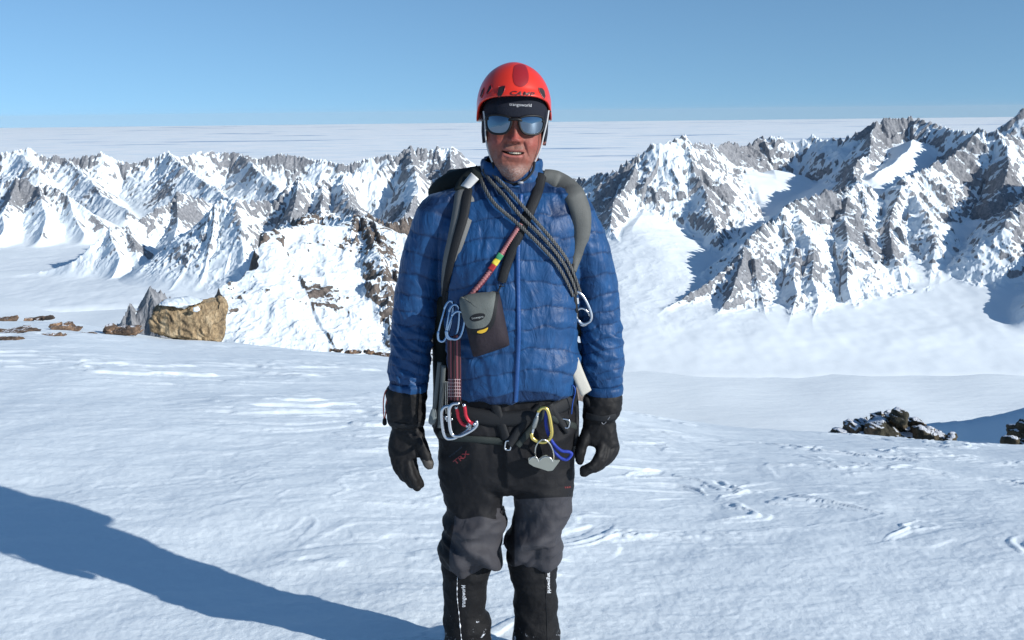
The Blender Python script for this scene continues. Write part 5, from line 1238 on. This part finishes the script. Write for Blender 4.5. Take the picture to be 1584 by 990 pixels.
f_ = [b3.verts.new(Q(x, y, Yb-.012)) for x, y in ou]; k_ = [b3.verts.new(Q(x, y-1.5, Yb+.016)) for x, y in ou]; b3.faces.new(f_); b3.faces.new(k_[::-1])
for i in range(len(ou)): b3.faces.new((f_[i], k_[i], k_[(i+1) % len(ou)], f_[(i+1) % len(ou)]))
bmesh.ops.bevel(b3, geom=[e for e in b3.edges], offset=0.0012, segments=2, affect='EDGES'); part('plate', b3, smat('worn_alloy', (0.48, 0.46, 0.38), 0.3, 1.0, bump=0.3, scale=200), bd, smooth=False)
for (cx_0, w_) in ((826, 7), (845, 10)):
    b3 = bmesh.new(); tube(b3, [Q(cx_0-w_, 712, Yb-.0125), Q(cx_0-w_*.4, 707.5, Yb-.013), Q(cx_0+w_*.5, 707.5, Yb-.013), Q(cx_0+w_, 714, Yb-.0125)], 0.0022, n=8, sm=20); part('slot_rim', b3, M_steel, bd)
bc = bmesh.new(); tube(bc, [Q(846, 632, Yb+.012), Q(844, 650, Yb+.012), Q(847, 668, Yb+.012), Q(856, 686, Yb+.008), Q(868, 697, Yb), Q(880, 699, Yb), Q(884, 703, Yb), Q(876, 711, Yb), Q(864, 706, Yb+.004), Q(854, 692, Yb+.010)], 0.0048, n=10, sm=80)
parent_none('cord_loop', mesh_of(bc, 'cord_loop'), smat('blue_cord', (0.010, 0.035, 0.32), 0.5, bump=1.0, scale=500), 'royal blue cord loop hanging behind the yellow carabiner', 'cord')
# lace between the knees
bc = bmesh.new(); tube(bc, [Q(779, 783, -.05), Q(781, 790, -.06), Q(779, 797, -.05), Q(776, 788, -.05)], 0.002, n=6, closed=True); part('zip_pull', bc, M_blkw, trousers)
bc = bmesh.new(); tube(bc, [Q(778, 842, -.04), Q(782, 839, -.05), Q(788, 837, -.04)], 0.0018, n=6); part('drawcord', bc, M_blkw, trousers)

# ================================================================== ROCKS
def rockmat(name, c0, c1, c2, ns=6, snow=0.0):
    def f(n, l, b):
        b.inputs['Roughness'].default_value = 0.85; b.inputs['Specular IOR Level'].default_value = 0.3
        g = n.new('ShaderNodeNewGeometry'); mp = n.new('ShaderNodeMapping'); mp.inputs['Rotation'].default_value = (0.3, 0.5, 0); mp.inputs['Scale'].default_value = (1.4, 1, 0.6); l.new(g.outputs['Position'], mp.inputs[0])
        a = n.new('ShaderNodeTexNoise'); a.inputs['Scale'].default_value = ns; a.inputs['Detail'].default_value = 8; a.inputs['Roughness'].default_value = 0.72; a.inputs['Distortion'].default_value = 0.6; l.new(mp.outputs[0], a.inputs['Vector'])
        r = n.new('ShaderNodeValToRGB'); e = r.color_ramp.elements; e[0].position = 0.33; e[0].color = (*c0, 1); e[1].position = 0.66; e[1].color = (*c2, 1); q = e.new(0.5); q.color = (*c1, 1); l.new(a.outputs[0], r.inputs[0])
        v = n.new('ShaderNodeTexNoise'); v.inputs['Scale'].default_value = ns*6; v.inputs['Detail'].default_value = 6; v.inputs['Roughness'].default_value = 0.8; l.new(mp.outputs[0], v.inputs['Vector'])
        mr = n.new('ShaderNodeMapRange'); mr.inputs[1].default_value = 0.35; mr.inputs[2].default_value = 0.65; mr.inputs[3].default_value = 0.45; mr.inputs[4].default_value = 1.35; l.new(v.outputs[0], mr.inputs[0])
        m_ = n.new('ShaderNodeMix'); m_.data_type = 'RGBA'; m_.blend_type = 'MULTIPLY'; m_.inputs[0].default_value = 1; l.new(r.outputs[0], m_.inputs[6]); l.new(mr.outputs[0], m_.inputs[7])
        out = m_.outputs[2]
        if snow:
            sx = n.new('ShaderNodeSeparateXYZ'); l.new(g.outputs['Normal'], sx.inputs[0])
            ad = n.new('ShaderNodeMath'); ad.operation = 'MULTIPLY_ADD'; ad.inputs[1].default_value = 0.9; l.new(a.outputs[0], ad.inputs[0]); l.new(sx.outputs[2], ad.inputs[2])
            m2 = n.new('ShaderNodeMapRange'); m2.inputs[1].default_value = 1.55-snow; m2.inputs[2].default_value = 1.62-snow; l.new(ad.outputs[0], m2.inputs[0])
            mm = n.new('ShaderNodeMix'); mm.data_type = 'RGBA'; l.new(m2.outputs[0], mm.inputs[0]); l.new(out, mm.inputs[6]); mm.inputs[7].default_value = (0.8, 0.83, 0.88, 1); out = mm.outputs[2]
        l.new(out, b.inputs['Base Color'])
        bp = n.new('ShaderNodeBump'); bp.inputs['Strength'].default_value = 0.8; bp.inputs['Distance'].default_value = 0.12/ns; l.new(v.outputs[0], bp.inputs['Height']); l.new(bp.outputs[0], b.inputs['Normal'])
    return mat(name, f)
M_r1 = rockmat('ochre_rock', (0.12, 0.09, 0.06), (0.36, 0.26, 0.15), (0.55, 0.44, 0.29), 4)
M_r2 = rockmat('brown_rock', (0.05, 0.04, 0.033), (0.16, 0.105, 0.07), (0.34, 0.22, 0.14), 5, 0.12)
M_r3 = rockmat('snowy_rock', (0.02, 0.02, 0.016), (0.075, 0.068, 0.045), (0.22, 0.15, 0.09), 2.2, 0.33)
def cuts(V, seed, n, lo, hi):
    rg = np.random.RandomState(seed+500); c = V.mean(0); sp_ = V.std(0)+1e-6
    for k in range(n):
        d = rg.normal(size=3); d /= np.linalg.norm(d); d = d/sp_; d /= np.linalg.norm(d)
        q = (V-c)@d; lim = np.quantile(q, 1)*rg.uniform(lo, hi); V = V-d[None, :]*np.clip(q-lim, 0, None)[:, None]
    return V
def crag_mesh(chunks, Y, seed, vox, am=0.05):
    b3 = bmesh.new()
    for i, (px, py, w, h) in enumerate(chunks):
        rg = np.random.RandomState(seed+i*13); dy = rg.uniform(-.25, .35)*(1 if am > .02 else .2); c0 = UP(px, py, Y+dy); k = Y/FPX
        b4 = bmesh.new(); bmesh.ops.create_icosphere(b4, subdivisions=4, radius=1); me = bpy.data.meshes.new('c'); b4.to_mesh(me); b4.free()
        V, _ = getv(me); V = np.sign(V)*np.abs(V)**0.7; V = cuts(V, seed+i*7, 26, 0.50, 0.90)
        a = rg.uniform(-.35, .35); Rm = np.array([[math.cos(a), 0, math.sin(a)], [0, 1, 0], [-math.sin(a), 0, math.cos(a)]])
        V = (V@Rm)*np.array([w/2*k, (w+h)/2.4*k, h/2*k])*1.15+np.array(c0); setv(me, V); b3.from_mesh(me)
    me = remesh(mesh_of(b3, 'crag'), vox, 0, 'crag'); V, N = getv(me)
    V = V+N*(am*(ridged(V[:, 0]*.15/am+V[:, 1]*2, V[:, 2]*.2/am-V[:, 1], 4, seed)-0.5)+0.2*am*fbm(V[:, 0]*18+V[:, 1]*9, V[:, 2]*18, 3, seed+4))[:, None]; setv(me, V); return me
def rock_mesh(poly, Y, depth, seed, rough=0.10, lumps=1.0, n=6, base_extra=0.25):
    """solid stone: front outline in photo px at distance Y, real thickness 'depth', broken by noise"""
    P = [UP(x, y, Y) for x, y in poly]; cx = sum(p.x for p in P)/len(P); cz = sum(p.z for p in P)/len(P)
    b3 = bmesh.new(); rings = []; m_ = 72
    # resample outline by angle
    loop = [P[i].lerp(P[(i+1) % len(P)], t) for i in range(len(P)) for t in np.linspace(0, 1, 12, endpoint=False)]
    idx = np.linspace(0, len(loop), m_, endpoint=False).astype(int); loop = [loop[i] for i in idx]
    K = 26
    for k in range(1, K):
        ph = math.pi*k/K; s_ = math.sin(ph)**0.42; yy = -math.cos(ph); yy = math.copysign(abs(yy)**0.75, yy)*depth/2
        rings.append([b3.verts.new((cx+(p.x-cx)*s_, Y+depth*0.35+yy, cz+(p.z-cz)*s_)) for p in loop])
    a = b3.verts.new((cx, Y+depth*0.35-depth/2, cz)); c = b3.verts.new((cx, Y+depth*0.35+depth/2, cz))
    for j in range(m_):
        b3.faces.new((a, rings[0][(j+1) % m_], rings[0][j])); b3.faces.new((c, rings[-1][j], rings[-1][(j+1) % m_]))
        for k in range(len(rings)-1): b3.faces.new((rings[k][j], rings[k][(j+1) % m_], rings[k+1][(j+1) % m_], rings[k+1][j]))
    me = mesh_of(b3, 'rock'); sz = max(max(p.x for p in P)-min(p.x for p in P), 0.05)
    me = remesh(me, max(sz/110, 0.006), 0, 'rock'); V, N = getv(me)
    V = cuts(V, seed, 16, 0.80, 0.96); setv(me, V); V, N = getv(me)
    q = 2.2/sz*lumps
    a_ = V[:, 0]*q+V[:, 1]*q*0.7; b_ = V[:, 2]*q*1.1-V[:, 1]*q*0.6
    # angular facets: quantised low noise, then fine grain
    f0 = fbm(a_, b_, 2, seed); fac = np.abs((f0*3.3) % 2-1)-0.5
    V = V+N*(-sz*rough*0.25+sz*rough*(0.55*fac+0.45*f0+0.40*(ridged(a_*2.3, b_*2.3, 4, seed+3)-0.5))+sz*rough*0.10*fbm(a_*12, b_*12, 3, seed+6))[:, None]
    setv(me, V); return me
def rock(poly, Y, depth, seed, m, label, name='rock', group=None, **k):
    if name == 'rock':
        Y = ground_Y(sum(p[0] for p in poly)/len(poly), max(p[1] for p in poly)-2)
        xs = [p[0] for p in poly]; ys = [p[1] for p in poly]; w = max(xs)-min(xs); h = max(ys)-min(ys); rg = random.Random(seed)
        ch = [(min(xs)+w*.5, min(ys)+h*.66, w*.88, h*.75)]
        for f in (.18, .5, .8):
            yt = min((p[1] for p in poly if abs(p[0]-(min(xs)+w*f)) < w*.3), default=min(ys)); ch.append((min(xs)+w*f, (yt+max(ys))/2+1, w*rg.uniform(.34, .55), max((max(ys)-yt)*.82, 3)))
        me = crag_mesh(ch, Y, seed, max(w*Y/FPX/90, .004), .012)
    else: me = rock_mesh(poly, Y, depth, seed, **k)
    return parent_none(name, me, m, label, 'boulder' if name == 'boulder' else 'rock', group)
GR = 'flat stones on the crest at the left'
rock([(225, 500), (232, 478), (243, 468), (262, 472), (282, 476), (300, 470), (322, 466), (341, 464), (343, 480), (339, 505), (339, 533), (325, 536), (305, 534), (285, 532), (262, 532), (240, 528), (228, 514)], 13.8, 0.7, 3, M_r1, 'large ochre boulder standing on the snow crest', 'boulder', rough=0.045, lumps=1.6)
snow_cap = decal  # (kept simple: the snow on the boulder is its own small drift)
def drift(poly, Y, depth, seed, par=None, name='snow_cap'):
    me = rock_mesh(poly, Y, depth, seed, rough=0.03); return me
bo = bpy.data.objects['boulder']
YB = 13.8
me = drift([(240, 472), (252, 465), (270, 463), (290, 466), (306, 470), (292, 474), (283, 480), (272, 474), (255, 473)], YB-.08, 0.5, 4); o = link('snow_cap', me, M_snow); child(o, bo)
me = drift([(298, 476), (306, 474), (309, 480), (303, 484), (298, 482)], YB-.18, 0.06, 5); o = link('snow_cap', me, M_snow); child(o, bo)
L = [([(155, 512), (160, 504), (172, 496), (186, 497), (205, 506), (222, 514), (215, 520), (190, 519), (165, 518)], 12.4, .5, 'rounded brown stone with a dark shaded top, just left of the ochre boulder'),
     ([(40, 493), (46, 488), (62, 486), (82, 488), (82, 495), (66, 497), (48, 497)], 12.8, .4, 'flat reddish slab, the highest one left of the boulder'),
     ([(78, 494), (92, 495), (108, 502), (130, 505), (130, 511), (112, 512), (96, 508), (84, 499)], 12.7, .4, 'long dark slab sloping down to the right of the reddish slab'),
     ([(-12, 494), (0, 489), (14, 486), (28, 493), (29, 498), (12, 500), (-10, 500)], 12.9, .4, 'brown stone at the left edge, top row'),
     ([(-12, 508), (10, 506), (32, 507), (50, 511), (66, 513), (62, 516), (30, 514), (-10, 514)], 12.2, .35, 'long flat dark slab in the middle row at the left edge'),
     ([(-14, 522), (0, 518), (20, 517), (38, 520), (41, 526), (20, 528), (-12, 529)], 11.5, .4, 'broad brown slab in the lowest row at the left edge'),
     ([(66, 518), (76, 513), (90, 514), (98, 518), (88, 521), (72, 521)], 11.9, .25, 'small tan stone half buried between the dark slabs'),
     ([(122, 517), (130, 511), (142, 511), (152, 514), (150, 519), (134, 519)], 12.2, .25, 'small grey-brown stone right of the long dark slab'),
     ([(170, 522), (178, 519), (190, 521), (186, 524), (174, 524)], 11.6, .15, 'tiny stone sticking out of the snow in front of the rounded brown stone'),
     ([(32, 503), (40, 501), (46, 505), (40, 507), (33, 507)], 12.6, .15, 'tiny tan stone below the reddish slab')]
for i, (p, Y, d, lab) in enumerate(L): rock(p, Y, d, 20+i*7, M_r2, lab, group=GR, rough=0.05, lumps=1.2)
L = [([(508, 541), (514, 536), (524, 537), (532, 541), (524, 545), (512, 544)], 12.4, 'leftmost of the small stones on the crest beside his sleeve'),
     ([(534, 543), (544, 538), (556, 540), (560, 545), (548, 547), (536, 547)], 12.35, 'second of the small stones on the crest beside his sleeve'),
     ([(560, 544), (566, 537), (574, 538), (580, 545), (572, 549), (563, 548)], 12.3, 'pointed small stone on the crest, third from the left beside his sleeve'),
     ([(580, 548), (590, 541), (602, 543), (610, 549), (600, 553), (584, 552)], 12.2, 'rightmost small stone on the crest, touching his sleeve in the view')]
for i, (p, Y, lab) in enumerate(L): rock(p, Y, .3, 90+i*5, M_r2, lab, group='small stones on the crest beside the sleeve', rough=0.06, lumps=1.3)
CR = [(1300,674,34,26),(1316,664,30,30),(1336,658,44,34),(1352,668,50,40),(1372,650,40,34),(1392,645,36,30),(1398,664,44,46),(1414,658,34,44),(1380,672,60,34),(1430,672,34,32),(1446,680,38,26),(1466,682,26,26),(1420,684,70,24),(1340,680,90,24),(1325,668,50,30),(1364,664,60,44),(1385,656,50,44),(1408,670,60,34),(1440,676,50,26)]
parent_none('rock_outcrop', crag_mesh(CR, 11.2, 41, 0.013, 0.09), M_r3, 'dark craggy outcrop dusted with snow behind the crest on the right', 'rock')
CR = [(1564,684,24,28),(1576,674,34,40),(1590,662,40,50),(1604,660,44,60),(1630,670,60,60),(1590,690,60,30)]
parent_none('rock_outcrop', crag_mesh(CR, 10.4, 57, 0.013, 0.09), M_r3, 'dark craggy outcrop cut by the right edge of the picture', 'rock')
